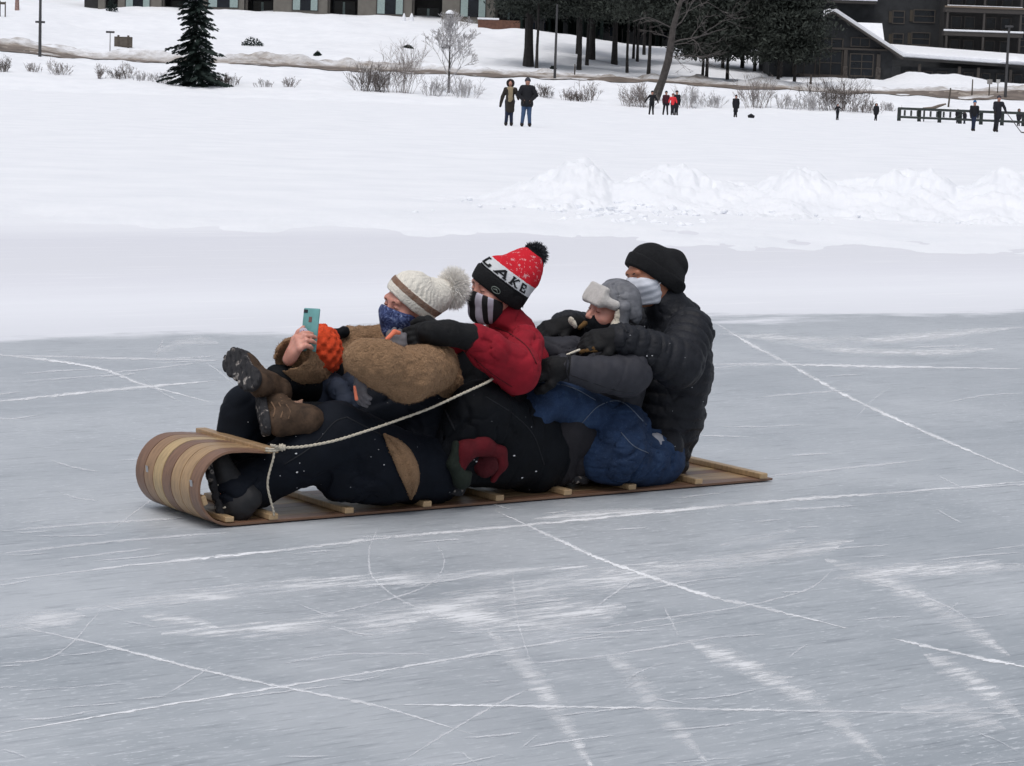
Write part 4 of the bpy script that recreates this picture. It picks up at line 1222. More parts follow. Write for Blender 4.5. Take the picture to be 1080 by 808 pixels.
# hair below the hat at the nape
hr_ = MB(); rg2 = random.Random(3)
for i in range(70):
    a = h2.p(rg2.uniform(-.02, .075), rg2.uniform(-.115, -.06), rg2.uniform(-.06, .0)); d1 = np.array(vdir(rg2.gauss(.1, .3), rg2.gauss(0, .4), -1))
    hr_.tube([a, a + d1*.03 + h2.R*rg2.gauss(0, .008), a + d1*.06 + h2.R*rg2.gauss(0, .014)], [.005, .004, .0015], 5)
hr_.build('hair', DARKHAIR, p2, True)
A2 = vdir(.61, -.10, .79); bc2 = P(527, 313, .24)
ext2 = [cone(J(532, 304, .24, 27.5), J(549, 286, .24, 22), .03), cone(J(549, 286, .24, 22), J(556, 278, .24, 16), .03)]
def lakepat(t, oc, f, col):
    vo = t.new('ShaderNodeTexVoronoi'); vo.inputs['Scale'].default_value = 30; t.link(oc, vo.inputs['Vector'])
    red = t.math('MULTIPLY', t.math('GREATER_THAN', f, .108), t.math('LESS_THAN', f, .21))
    sel = t.math('MULTIPLY', t.math('GREATER_THAN', t.noise(oc, 52, 4, .7), .60), red)
    return t.mix(sel, col, (.62, .30, .32, 1))
BLKC, WHTC, REDC = srgb(20, 21, 24), srgb(205, 208, 212), srgb(200, 36, 50)
HAT2 = banded('lettered_knit', 'band', [(0, BLKC), (.066, WHTC), (.107, REDC), (.212, BLKC)], pattern=lakepat)
hat2 = beanie(h2, p2, HAT2, A2, bc2, extra=ext2, clear=.015, disp=lambda Q: .0016*sines(Q, 60, 12))
fur_ball(P(564, 269, .24), 12*.0037, 1700, .022, cloth('charcoal_pompom', srgb(52, 54, 60), rough=1, sheen=.2), hat2, 'pompom', seed=5, thick=.0026)
obj('brim', brim_band(h2, A2, bc2, .060, .021, ext2, disp=lambda Q: .0012*sines(Q, 70, 13)), KNITBLK, hat2)
# raised lettering following the knit band
def hat_letters(text, A, bc, s0, s1, prims, t0, t1, mat, parent):
    ux = Xv - A*(Xv @ A); ux /= np.linalg.norm(ux); uy = np.cross(A, ux)
    if uy @ Yv > 0: uy = -uy                                 # towards the viewer
    G = {'L': [(0, 0, .22, 1), (0, 0, .8, .2), (-.08, .88, .34, 1), (.66, 0, .84, .42)],
         'A': [('s', 0, 0, .40, 1, .2), ('s', .80, 0, .40, 1, .2), (.18, .28, .62, .44), (-.1, 0, .26, .13), (.58, 0, .92, .13)],
         'K': [(0, 0, .22, 1), ('s', .2, .42, .66, 1, .2), ('s', .2, .55, .74, 0, .22), (-.08, 0, .32, .12), (-.08, .88, .32, 1), (.5, .88, .86, 1), (.56, 0, .92, .12)],
         'E': [(0, 0, .22, 1), (0, 0, .8, .18), (0, .82, .8, 1), (0, .42, .56, .58), (.64, 0, .8, .4), (.64, .62, .8, 1)]}
    # axis point -> radius by marching the hat's own surface
    def surf(s, th):
        d = ux*math.sin(th) + uy*math.cos(th)
        ts = np.linspace(.03, .17, 141); Q = (bc + A*s + d[None]*ts[:, None]).astype(F32)
        v = sdf_eval(prims, Q); k = np.argmax(v > 0)
        return bc + A*s + d*(ts[k] + .0022)
    mb = MB(); n = len(text); wd = (t1-t0)/n
    for i, ch in enumerate(text):
        for b in G[ch]:
            g = []
            if b[0] == 's': q = [(b[1]-b[5]/2, b[2]), (b[1]+b[5]/2, b[2]), (b[3]+b[5]/2, b[4]), (b[3]-b[5]/2, b[4])]
            else: q = [(b[0], b[1]), (b[2], b[1]), (b[2], b[3]), (b[0], b[3])]
            m_ = 5
            for a in range(m_):
                for c in range(m_):
                    fa, fc = a/(m_-1), c/(m_-1)
                    x = (q[0][0]*(1-fa)+q[1][0]*fa)*(1-fc) + (q[3][0]*(1-fa)+q[2][0]*fa)*fc
                    y = (q[0][1]*(1-fa)+q[1][1]*fa)*(1-fc) + (q[3][1]*(1-fa)+q[2][1]*fa)*fc
                    g.append(surf(s0 + (s1-s0)*y, t0 + (i + .1 + x*.8)*wd))
            mb.add(g, [(a*m_+c, (a+1)*m_+c, (a+1)*m_+c+1, a*m_+c+1) for a in range(m_-1) for c in range(m_-1)])
    me = mb.mesh(); o = obj('lettering', me, mat, parent, False)
    md = o.modifiers.new('solid', 'SOLIDIFY'); md.thickness = .003; md.offset = 0
    return o
hat2_pr = [h2.e((0, -.012, .03), (.091, .113, .115), .03)] + ext2
brp = [h2.e((0, -.012, .03), (.076+.022, .098+.022, .100+.022), .03)] + ext2
w_ = march(523, 306, brp)
if w_ is not None:
    n_ = w_ - h2.p(0, -.012, .03); n_ /= np.linalg.norm(n_); tx = np.cross(A2, n_); tx /= np.linalg.norm(tx)
    mb = MB(); mb.tube([w_ + tx*.019*math.cos(a) + np.cross(n_, tx)*.011*math.sin(a) + n_*.001 for a in np.linspace(0, 6.283, 17)], .0016, 5); mb.tube([w_ - tx*.012 - np.cross(n_, tx)*.003, w_ + np.cross(n_, tx)*.003, w_ + tx*.012 - np.cross(n_, tx)*.004], [.0015, .0035, .0015], 6)
    mb.build('emblem', plain('emblem_thread', srgb(120, 130, 124), .8), hat2, True)
hat_letters('LAKE', A2, bc2, .071, .102, hat2_pr, -1.36, 1.06, cloth('black_letter_knit', srgb(24, 25, 28)), hat2)
def stripe_mask():
    m, t, b, oc = newmat('striped_mask')
    a = t.new('ShaderNodeAttribute'); a.attribute_name = 'ang'
    f = t.val(a.outputs['Fac'], -1.2, 1.2)
    K, Wc = srgb(22, 22, 26), srgb(186, 182, 196)
    c = t.ramp(f, [(0, K), (.12, Wc), (.21, K), (.30, Wc), (.41, K), (.53, Wc), (.63, K), (.705, K), (.72, Wc), (.74, K)], 'CONSTANT')
    t.link(c, b.inputs['Base Color']); b.inputs['Roughness'].default_value = .85
    bump(t, b, t.noise(oc, 200, 3), .2, .003); return m
face_mask(h2, p2, stripe_mask(), top=.000, grow=1.12, attr='ang')

# ============================ second: tan fleece coat, white pompom hat, blue mask
p1 = empty('person', P(450, 525, .25), 'rider in a tan fleece coat, white pompom hat and blue mask, holding up a phone', 'person')
h1 = Head(P(430, 322, .24), vdir(-.76, -.63, -.16), vdir(.30, -.12, .95), .93)
jt1 = dict(hip=P(452, 494, .25), shN=P(462, 382, .05), shF=P(420, 356, .42), elN=P(424, 398, -.10), wrN=P(386, 384, -.09), elF=P(343, 398, .36), wrF=P(307, 378, .20),
           knN=P(352, 457, .03), anN=P(262, 513, .14), knF=P(260, 434, .40), anF=P(244, 503, .38))
HW, HD, HN = P(305, 379, .19), vdir(.42, -.50, .66), vdir(.86, .50, -.10)
hand0 = hand_prims(HW, HD, HN, 1, (.55, .75, .35), .95, 1.0, thumb=.3)
brow_lash(h1, p1, cloth('brown_brow_b', srgb(96, 64, 50)), closed=False)
jk = [cone(J(458, 425, .32, 28), J(452, 405, .24, 34), .05), cone(J(452, 405, .24, 34), J(442, 374, .24, 32), .05), cone(J(462, 384, .06, 22), J(420, 358, .42, 21), .05),
      cone(J(456, 388, .02, 27), J(430, 395, -.10, 29), .03), cone(J(430, 395, -.10, 29), J(400, 384, -.11, 26), .02), cone(J(400, 384, -.11, 26), J(384, 379, -.10, 21), .02),
      cone(J(420, 360, .42, 19), J(372, 364, .45, 18), .03), cone(J(372, 364, .45, 18), J(344, 398, .37, 19), .03), cone(J(344, 398, .37, 19), J(314, 385, .22, 21), .02), cone(J(314, 385, .22, 21), J(311, 378, .20, 21.5), .02),
      cone((HW - HD*.015, .050), (HW + HD*.07, .060), .006, 's')]
_tf = folds(.008, 13, 51, .7)
def teddy(Q): return _tf(Q) + .0028*sines(Q, 150, 52, 2)
jk1 = jk
obj('coat', fuzz(sdf_mesh(jk, .0055, teddy, .014), 30000, .0042, .0010, 5), TEDDY, p1)
tr = [cone(J(448, 496, .10, 37), J(400, 492, .06, 36), .05), cone(J(410, 486, .06, 37), J(354, 457, .03, 34), .03), cone(J(354, 457, .03, 34), J(318, 482, .08, 32), .012), cone(J(318, 482, .08, 32), J(264, 511, .14, 27), .02), cone(J(264, 511, .14, 27), J(249, 519, .11, 25), .03), cone(J(400, 500, .06, 34), J(362, 503, .06, 29), .05),
      cone(J(450, 494, .36, 34), J(330, 450, .40, 28), .05), cone(J(330, 450, .40, 28), J(264, 436, .40, 30), .03), cone(J(264, 436, .40, 31), J(244, 502, .38, 25), .03), cone(J(454, 496, .12, 34), J(454, 494, .36, 34), .05), cone(J(454, 480, .2, 36), J(446, 424, .24, 37), .05), cone(J(446, 428, .24, 34), J(392, 432, .27, 29), .04), cone(J(392, 432, .27, 29), J(372, 440, .28, 24), .03), cone(J(400, 420, .30, 24), J(370, 418, .33, 18), .03)]
obj('trousers', sdf_mesh(tr, .0065, folds(.009, 19, 56), .014), NAVY, p1)
_lf = spline([np.array([a, b, 0.0]) for a, b in ((405, 459), (409, 470), (414, 482), (419, 495), (425, 508), (430, 519), (433, 525))], 4)
_rt = spline([np.array([a, b, 0.0]) for a, b in ((406, 458), (420, 464), (431, 473), (439, 487), (442, 501), (440, 514), (434, 526))], 4)
V = []; n_ = 8
for a_, b_ in zip(_lf, _rt):
    for k in range(n_):
        f_ = k/(n_-1); q = a_*(1-f_) + b_*f_; w_ = march(q[0], q[1], tr, folds(.009, 19, 56))
        w_ = P(q[0], q[1], -.06) if w_ is None else w_
        V.append(w_ + (CAM - w_)/np.linalg.norm(CAM - w_)*(.006 + .020*math.sin(math.pi*f_)**.7 - .012*math.exp(-((f_-.45)/.07)**2)))
hm = obj('hem', fuzz(mesh_np(V, np.array([(r*n_+k, r*n_+k+1, (r+1)*n_+k+1, (r+1)*n_+k) for r in range(len(_lf)-1) for k in range(n_-1)])), 900, .006, .001, 4), TEDDY, p1)
md = hm.modifiers.new('solid', 'SOLIDIFY'); md.thickness = .006; md.offset = 0
obj('body', body_mesh(jt1, h1, [jk1, tr], hand0, .0042), SKIN_A, p1)
DN = folds(.009, 19, 56)
seam('seam', [(300, 490), (330, 470), (352, 446), (366, 440)], tr, .0026, SEAMK, p1, DN); seam('seam', [(366, 440), (395, 455), (425, 470)], tr, .0026, SEAMK, p1, DN)
specks((240, 440, 440, 530), tr, 11, p1, 8, DN)
g = obj('glove', sdf_mesh(hand_prims(P(383, 392, -.06), vdir(-.15, -.25, -.95), vdir(.8, .5, -.1), -1, (.35, .5, .4), .82, 1.35) + [cone((P(386, 384, -.07), .036), (P(383, 392, -.06), .030), .02)], .0038, folds(.001, 90, 5), .003), GLOVE_G, p1)
obj('trim', sdf_mesh([cone(J(374, 408, -.11, 1.5), J(376, 421, -.11, 2.0), .005)], .003), CORAL, g)
g = obj('glove', sdf_mesh(hand_prims(P(422, 386, -.03), vdir(-.15, -.25, .90), vdir(.2, .95, .1), 1, (.35, .5, .4), .9, 1.4), .0038, folds(.001, 90, 6), .003), GLOVE_G, p1)
obj('trim', sdf_mesh([cone(J(403, 363, -.10, 2.0), J(416, 350, -.10, 2.6), .005), cone(J(416, 350, -.10, 2.6), J(421, 351, -.10, 2.2), .005)], .003), CORAL, g)
HAT1 = None
def hatwhite(t, oc, f, col):
    n = t.noise(oc, 50, 4); return t.mix(t.val(n, .35, .7, 0, .25), col, (.40, .37, .33, 1))
IV, BR = srgb(226, 222, 212), srgb(124, 96, 80)
HAT1 = banded('ivory_knit', 'band', [(0, IV), (.030, BR), (.052, IV)], bs=110, bst=1.0, pattern=hatwhite)
A1 = vdir(.66, -.10, .74); bc1 = P(431, 321, .24)
ext1 = [cone(J(440, 320, .24, 25), J(458, 312, .24, 18), .03), cone(J(458, 312, .24, 18), J(470, 307, .24, 12), .03)]
a1 = A1.astype(F32)
def cable(Q):
    q = Q - bc1.astype(F32); s = q @ a1; e = np.arctan2(q @ Yv.astype(F32), q @ np.cross(A1, Yv).astype(F32))
    return .0022*np.sin(e*22 + 2.0*np.sin(s*120))*np.abs(np.sin(s*60)) + .0012*sines(Q, 90, 61)
hat1 = beanie(h1, p1, HAT1, A1, bc1, extra=ext1, clear=.014, disp=cable)
obj('brim', brim_band(h1, A1, bc1, .058, .020, ext1[:1], disp=lambda Q: .0015*sines(Q, 80, 62)), HAT1, hat1)
fur_ball(P(478, 304, .24), 15*.0037, 4200, .030, WHITEFUR, hat1, 'pompom', sq=(.95, 1, 1.3), seed=9, core=.85, thick=.0016)
def blue_mask():
    m, t, b, oc = newmat('blue_pattern_mask')
    vo = t.new('ShaderNodeTexVoronoi'); vo.inputs['Scale'].default_value = 62; t.link(oc, vo.inputs['Vector'])
    n = t.noise(oc, 44, 4, .7, 1.5)
    c = t.ramp(n, [(.36, srgb(24, 30, 62)), (.5, srgb(44, 58, 104)), (.58, srgb(88, 104, 148)), (.68, srgb(160, 170, 198))])
    t.link(c, b.inputs['Base Color']); b.inputs['Roughness'].default_value = .85
    bump(t, b, t.noise(oc, 200, 3), .2, .003); return m
face_mask(h1, p1, blue_mask(), top=.010, grow=1.14, seed=3)
b0, q0, pr0 = boot(p1, P(227, 517, .13), vdir(-.25, .0, .96), vdir(.95, .0, .28), seed=5, upper=RUBBER, shaft=-.03, cap=False, length=.27)
for nm, pts, r, mt in (('lace', [(225, 512), (231, 519), (227, 525)], .005, CORAL), ('lace', [(231, 519), (236, 526), (231, 533)], .005, CORAL), ('trim', [(222, 506), (229, 511), (237, 520)], .004, CREAM), ('trim', [(224, 530), (230, 537), (238, 535)], .0035, CREAM)): seam(nm, pts, pr0, r, mt, b0)
boot(p1, P(226, 505, .37), vdir(-.3, 0, .94), vdir(.92, 0, .3), seed=6, upper=RUBBER, shaft=.0, cap=False)

# ============================ front: orange knit hat, brown coat, phone
p0 = empty('person', P(350, 500, .25), 'small front rider in an orange knit hat, boots raised, head beside the phone', 'person')
h0 = Head(P(335, 374, .31), vdir(-.93, -.1, .20), vdir(.22, 0, .97), .80)
jt0 = dict(hip=P(353, 468, .25), shN=P(357, 410, .17), shF=P(343, 405, .38), elN=P(367, 430, .12), wrN=P(350, 441, .13), elF=P(338, 430, .40), wrF=P(325, 436, .36),
           knN=P(352, 440, .14), anN=P(316, 440, .14), knF=P(346, 416, .30), anF=P(308, 405, .25))
jk0 = [cone(J(353, 466, .24, 23), J(347, 415, .27, 19), .04), cone(J(347, 415, .27, 19), J(341, 398, .30, 14), .03), cone(J(357, 411, .17, 11), J(343, 406, .38, 11), .03),
       cone(J(358, 411, .16, 12), J(367, 430, .11, 12), .02), cone(J(367, 430, .11, 12), J(350, 441, .12, 9), .02), cone(J(343, 406, .38, 12), J(338, 430, .40, 11), .02), cone(J(338, 430, .40, 11), J(325, 436, .36, 9), .02), cone(J(375, 402, .30, 13), J(360, 416, .28, 15), .03)]
obj('coat', sdf_mesh(jk0, .005, folds(.005, 36, 71), .010), cloth('navy_coat', srgb(34, 42, 58), rough=.75, var=.25, scale=14, bs=380, bst=.3, coarse=(24, 1.0)), p0)
obj('hood', sdf_mesh([cone(J(363, 350, .40, 6.5), J(352, 353, .40, 4.5), .02), cone(J(352, 353, .40, 5), J(350, 392, .32, 13), .03)], .005, folds(.003, 60, 4), .006), BLACK, p0)
tr0 = [cone(J(354, 468, .18, 20), J(352, 441, .14, 17), .03), cone(J(352, 441, .14, 17), J(312, 440, .13, 16), .02), cone(J(312, 440, .13, 16), J(304, 439, .13, 16.5), .02), cone(J(351, 466, .31, 20), J(346, 416, .30, 16), .03), cone(J(346, 416, .30, 16), J(302, 402, .23, 15.5), .02), cone(J(302, 402, .23, 15.5), J(293, 400, .22, 15.5), .02), cone(J(353, 468, .2, 20), J(352, 466, .31, 20), .04)]
obj('trousers', sdf_mesh(tr0, .0055, folds(.005, 30, 76), .012), BLACK2, p0)
obj('body', body_mesh(jt0, h0, [jk0, tr0], (), .0045), SKIN_A, p0)
for W_, D_, n_, sd in ((P(348, 442, .12), vdir(-.9, -.1, .1), vdir(0, .3, -.9), 1), (P(323, 436, .36), vdir(-.9, 0, 0), vdir(0, -.3, -.9), -1)):
    obj('glove', sdf_mesh(hand_prims(W_, D_, n_, sd, (.3, .4, .3), .8, 1.4), .004), GLOVE_B, p0)
bA, qA, _ = boot(p0, P(255, 390, .20), vdir(-.50, .62, .50), vdir(.52, .82, -.24), seed=1, shaft=.05, length=.235)
bB, qB, prB = boot(p0, P(277, 435, .13), vdir(-.20, .80, .56), vdir(.96, .24, .10), seed=2, shaft=.06, length=.245)
for bb, q in ((bA, qA), (bB, qB)):
    obj('tongue', sdf_mesh([cone((q(0, .035, .088), .018), (q(0, .012, .13), .022), .02), cone((q(.010, .015, .13), .012), (q(.016, .035, .155), .006), .015), cone((q(-.012, .015, .13), .012), (q(-.018, .035, .15), .006), .015)], .004, folds(.003, 70, 3), .005), TONGUE, bb)
    for k in range(4):
        mb = MB(); y = .055-.02*k
        zt_ = (.103, .113, .124, .135)[k]; mb.tube([q(-.047, y-.02, .066), q(-.030, y-.005, zt_-.010), q(0, y+.004, zt_+.002), q(.030, y-.005, zt_-.010), q(.047, y-.02, .066)], .0034, 6)
        mb.build('lace', LACET, bb, True)
seam('lace', [(286, 424), (290, 432), (288, 440)], prB, .003, LACET, bB); seam('lace', [(294, 425), (298, 433), (296, 441)], prB, .003, LACET, bB); seam('lace', [(302, 427), (306, 434), (304, 442)], prB, .003, LACET, bB)
def orange_knit():
    m = cloth('orange_knit', srgb(206, 72, 38), rough=.95, var=.25, scale=60, bs=180, bst=.6, bd=.006); return m
c0 = P(337, 368, .30).astype(F32)
def popcorn(Q):
    q = Q - c0
    a = np.arctan2(q @ Xv.astype(F32), -(q @ Yv.astype(F32))); z = q @ Zv.astype(F32)
    r = np.round(z/.024); return .0055*np.clip(np.cos(a*13 + r*np.pi)*np.abs(np.cos(z/.024*np.pi)) , -.3, 1) + .002*sines(Q, 140, 80, 1)
hat0 = obj('hat', sdf_mesh([ell(P(337, 368, .30), np.array([Xv, Yv, Zv]), (.084, .098, .092), .02), ell(P(337, 378, .30), np.array([Xv, Yv, Zv]), (.080, .094, .062), .03), half(P(338, 394, .30), vdir(-.15, 0, -1), .01)], .0038, popcorn, .010), orange_knit(), p0)
# phone held up in the bare hand
Uph = vdir(.10, .05, 1.0); Nph = vdir(-.52, -.85, .05); Nph = Nph - Uph*(Nph @ Uph); Nph /= np.linalg.norm(Nph); Rph = np.cross(Uph, Nph)
pc = P(327, 348, .175)
ph = empty('smartphone', pc, 'pale turquoise smartphone held upright in a bare hand beside the orange knit hat', 'smartphone')
TURQ = plain('turquoise_case', srgb(104, 158, 158), .4, bst=.02)
mb = MB(); mb.box(pc, Rph, Nph, Uph, .036, .0045, .080, .0042); mb.build('case', TURQ, ph, True)
mb = MB(); mb.box(pc - Nph*.0048, Rph, Nph, Uph, .032, .0012, .074, .0008); mb.build('screen', plain('phone_screen', (.02, .02, .025), .1), ph)
mb = MB(); mb.box(pc + Nph*.0052 + Rph*(-.024 if (Rph @ Xv) > 0 else .024) + Uph*.068, Rph, Nph, Uph, .009, .0012, .006, .001); mb.build('camera', plain('camera_glass', (.02, .02, .025), .2), ph)
mb = MB(); mb.box(pc + Nph*.0050 + Uph*.038, Rph, Nph, Uph, .007, .0008, .010, .0006); mb.build('emblem', plain('emblem_print', srgb(120, 80, 78), .5), ph)
gc = P(318.5, 351, .12)
mb = MB(); rd_ = ray(319.5, 351); gb = CAM + rd_*(((pc + Nph*.032 - CAM) @ Nph)/(rd_ @ Nph)) - Nph*.027
mb.tube([gb, gb + Nph*.010, gb + Nph*.022], [.011, .009, .009], 16); mb.tube([gb + Nph*.022, gb + Nph*.028], [.019, .019], 28)
pg = mb.build('grip', plain('grip_white', srgb(205, 200, 215), .4, bst=.02), ph, True); pg.modifiers.new('es', 'EDGE_SPLIT').split_angle = math.radians(40)
mb = MB()
for k in range(5): 
    a = k*2*math.pi/5; mb.tube([gb + Nph*.0288, gb + Nph*.0288 + (Rph*math.cos(a) + Uph*math.sin(a))*.011], [.0012, .0025], 6)
mb.build('pattern', plain('grip_print', srgb(150, 100, 130), .5), pg)
# ------------------------------------------------------------------ far bank: trees, shrubs, houses, people
BARK = plain('bark_dark', (.028, .025, .024), .95, bst=.6, bs=8, var=.4, scale=3)
BARKG = plain('bark_grey', (.052, .046, .043), .95, bst=.6, bs=8, var=.35, scale=3)
TWIG = plain('twig', (.21, .185, .175), .95, var=.3, scale=2)
TWIGF = plain('twig_frosted', (.40, .39, .395), .95, var=.35, scale=2)
TWIGD = plain('twig_dark', (.115, .098, .09), .95, var=.3, scale=2)
TWIGK = plain('twig_darkest', (.075, .067, .064), .95, var=.3, scale=2)  # darkest of the twig colours, used on the leaning tree's crown
def needles(name, a, b_):
    m, t, b, oc = newmat(name)
    t.link(t.ramp(t.noise(oc, 1.3, 4), [(.3, a), (.7, b_)]), b.inputs['Base Color']); b.inputs['Roughness'].default_value = .8; b.inputs['Specular IOR Level'].default_value = .2
    return m
NEEDLE = needles('spruce_needles', (.011, .019, .017), (.026, .040, .035))
PINE = needles('pine_needles', (.026, .032, .028), (.055, .064, .055))  # needle colour lifted to carry the slight distance haze
SNOWCAP = cloth('settled_snow', (.80, .82, .86), rough=.95, var=.06, scale=3, bs=8, bst=.3, bd=.05)

def quads_mesh(C, U_, V_):
    """many small leaf faces: centres with two half-axes"""
    n = len(C); v = np.stack([C-U_-V_*.2, C+U_*.2-V_, C+U_+V_*.2, C-U_*.2+V_], 1).reshape(-1, 3)
    return v, np.arange(4*n).reshape(n, 4)

def join_np(parts, name='m'):
    vs_, fs, mi = [], [], []; b = 0
    for v, f, k in parts:
        vs_.append(v); fs.append(np.asarray(f)+b); mi.append(np.full(len(f), k)); b += len(v)
    me = mesh_np(np.concatenate(vs_), np.concatenate(fs)); me.polygons.foreach_set('material_index', np.concatenate(mi).astype(np.int32)); return me

def spruce_mesh(h, r, seed, snow=.16):
    rg_ = np.random.default_rng(seed); C, U_, V_, K = [], [], [], []
    nlev = int(h*3.0)
    for i in range(nlev):
        z = .25 + (h-.3)*(i/nlev)**.92 + rg_.normal(0, .06); rad = r*(1-(max(z, 0)/h))**.8*rg_.uniform(.68, 1.15) + .10
        nb = int(7 + 9*rad/r); a0 = rg_.uniform(0, 6.28)
        for k in range(nb):
            a = a0 + k*2*np.pi/nb + rg_.normal(0, .25); L = rad*rg_.uniform(.5, 1.15); zo = rg_.normal(0, .16)
            n = max(5, int(L*13)); t = np.linspace(.08, 1, n) + rg_.normal(0, .02, n)
            dz = -.10*L*t - .30*L*t*t + .20*L*np.clip(t-.6, 0, 1)**1.2*2
            ax = np.array([np.cos(a), np.sin(a), 0]); pr = np.array([-np.sin(a), np.cos(a), 0])
            for sd in (-1, 0, 1):
                w_ = .32*L*(1-t*.75)*sd
                c = ax[None]*(t*L)[:, None] + pr[None]*(w_*rg_.uniform(.4, 1, n))[:, None]; c[:, 2] += z + zo + dz + rg_.normal(0, .04, n)
                d = ax*.8 + pr*sd*.6 + np.array([0, 0, -.35])
                C.append(c); U_.append(np.tile(d*.17, (n, 1))*rg_.uniform(.7, 1.3, (n, 1))); V_.append((pr*.05 + np.array([0, 0, .045]))[None]*rg_.uniform(.6, 1.4, (n, 1)))
                K.append((rg_.random(n) < snow*(sd == 0)*1.6*(rg_.random() < .5)).astype(int))
    C, U_, V_, K = map(np.concatenate, (C, U_, V_, K))
    v, f = quads_mesh(C, U_, V_)
    me = mesh_np(v, f); me.polygons.foreach_set('material_index', K.astype(np.int32)); return me

def trunk_mesh(h, r, bend=(0, 0), n=9, limbs=0, seed=0, z0=.5, rtop=.35):
    rg_ = random.Random(seed); mb = MB()
    pts = [np.array([bend[0]*(k/8)**1.5 + rg_.gauss(0, .015*h/10), bend[1]*(k/8)**1.5, h*k/8 - (.4 if k == 0 else 0)]) for k in range(9)]
    mb.tube(pts, [r*(1.25 if k == 0 else 1)*(1-(1-rtop)*k/8) for k in range(9)], n)
    for i in range(limbs):
        k = rg_.uniform(z0, .98); p = pts[int(k*8)]*(1-(k*8) % 1) + pts[min(8, int(k*8)+1)]*((k*8) % 1); a = rg_.uniform(0, 6.28); L = rg_.uniform(.6, 1.6)*h*.10
        d = np.array([math.cos(a), math.sin(a), rg_.uniform(-.2, .35)])
        mb.tube([p, p + d*L*.5, p + d*L + np.array([0, 0, .1*L])], [r*.22, r*.15, r*.05], 4)
    return mb.mesh()

def pine_crown_mesh(h, zb, r, seed, n=95, per=34):
    """clusters of needle tufts on the upper stem from zb to h"""
    rg_ = np.random.default_rng(seed); C, U_, V_ = [], [], []
    for i in range(n):
        z = zb + (h-zb)*rg_.random(); f = (z-zb)/(h-zb); rad = r*(.55+.75*np.sin(np.pi*min(1, .15+f*.85)))*(1-f*.35)
        a = rg_.uniform(0, 6.28); q = rad*np.sqrt(rg_.random()); c0 = np.array([np.cos(a)*q, np.sin(a)*q, z - .12*q])
        s = rg_.uniform(.45, .95)*r*.32
        c = c0 + rg_.normal(size=(per, 3))*np.array([s, s, s*.45])
        d = rg_.normal(size=(per, 3)); d /= np.linalg.norm(d, axis=1)[:, None]; e = np.cross(d, rg_.normal(size=(per, 3))); e /= np.linalg.norm(e, axis=1)[:, None]
        L = rg_.uniform(.12, .30, (per, 1))
        C.append(c); U_.append(d*L); V_.append(e*L*.35)
    v, f = quads_mesh(*map(np.concatenate, (C, U_, V_))); return mesh_np(v, f)

def bare_mesh(h, r0, seed, spread=.55, depth=5, lean=(0, 0), up=.25, droop=0.0, thin=.011, first=.3, kids=(2, 4), horiz=1.0):
    rg_ = random.Random(seed); mb = MB()
    def grow(p, d, L, r, k):
        n = 3; pts = [p]; q = p; dd = d.copy()
        for i in range(n):
            dd = dd + np.array([rg_.gauss(0, .13), rg_.gauss(0, .13), rg_.gauss(0, .08) + up*.12 - droop*.1*k]); dd /= np.linalg.norm(dd)
            q = q + dd*L/n; pts.append(q)
        re = max(thin, r*.62)
        mb.tube(pts, [r + (re-r)*i/n for i in range(n+1)], 5 if r > .04 else 3, cap=False)
        if k >= depth: return
        for i in range(rg_.randint(*kids) + (1 if k == 0 else 0)):
            a = rg_.uniform(0, 6.28); t = rg_.uniform(.45, 1.0); b = pts[1]*(1-t) + pts[3]*t if t > .5 else pts[2]
            nd = dd*.9 + spread*np.array([math.cos(a)*horiz, math.sin(a)*horiz, rg_.uniform(-.2, .7)]); nd /= np.linalg.norm(nd)
            grow(b, nd, L*rg_.uniform(.55, .82), max(thin, re*rg_.uniform(.5, .75)), k+1)
    d0 = np.array([lean[0], lean[1], 1.0]); d0 /= np.linalg.norm(d0)
    grow(np.array([0, 0, -.2]), d0, h*first, r0, 0); return mb

def shrub_mesh(h, w_, seed, stems=16, thin=.013, sub=5):
    rg_ = random.Random(seed); mb = MB()
    for i in range(stems):
        x = rg_.gauss(0, .22)*w_; y = rg_.gauss(0, .18)*w_; L = h*rg_.uniform(.45, 1.05)
        d = np.array([x/w_*1.0 + rg_.gauss(0, .22), rg_.gauss(0, .25), 1]); d /= np.linalg.norm(d)
        p = np.array([x, y, -.1]); pts = [p, p + d*L*.5, p + d*L + np.array([rg_.gauss(0, .1)*L, 0, 0])]
        mb.tube(pts, [thin*1.6, thin*1.2, thin*.7], 3, cap=False)
        for j in range(sub):
            t = rg_.uniform(.25, .95); b = pts[0]*(1-t) + pts[2]*t; e = d + np.array([rg_.gauss(0, .6), rg_.gauss(0, .5), rg_.uniform(0, .5)]); e /= np.linalg.norm(e)
            l2 = L*rg_.uniform(.15, .4); m_ = b + e*l2*.6
            mb.tube([b, m_, b + e*l2 + np.array([0, 0, .1*l2])], [thin, thin*.8, thin*.6], 3, cap=False)
            for q_ in range(2):
                e2 = e + np.array([rg_.gauss(0, .6), rg_.gauss(0, .5), rg_.gauss(.2, .4)]); mb.tube([m_, m_ + e2*l2*.45], [thin*.8, thin*.5], 3, cap=False)
    return mb.mesh()

def ppm_at(d): return FPX/d
def put(name, me, mats, loc, rz=0.0, sc=1.0, parent=None):
    o = bpy.data.objects.new(name, me)
    if mats is not None and len(me.materials) == 0:
        for m in (mats if isinstance(mats, (list, tuple)) else [mats]): me.materials.append(m)
    COL.objects.link(o)
    if parent is not None: o.parent = parent
    else: o.location = Vector([float(c) for c in loc]); o.rotation_euler = (0, 0, rz)
    o.scale = (sc, sc, sc) if not hasattr(sc, '__len__') else sc
    return o

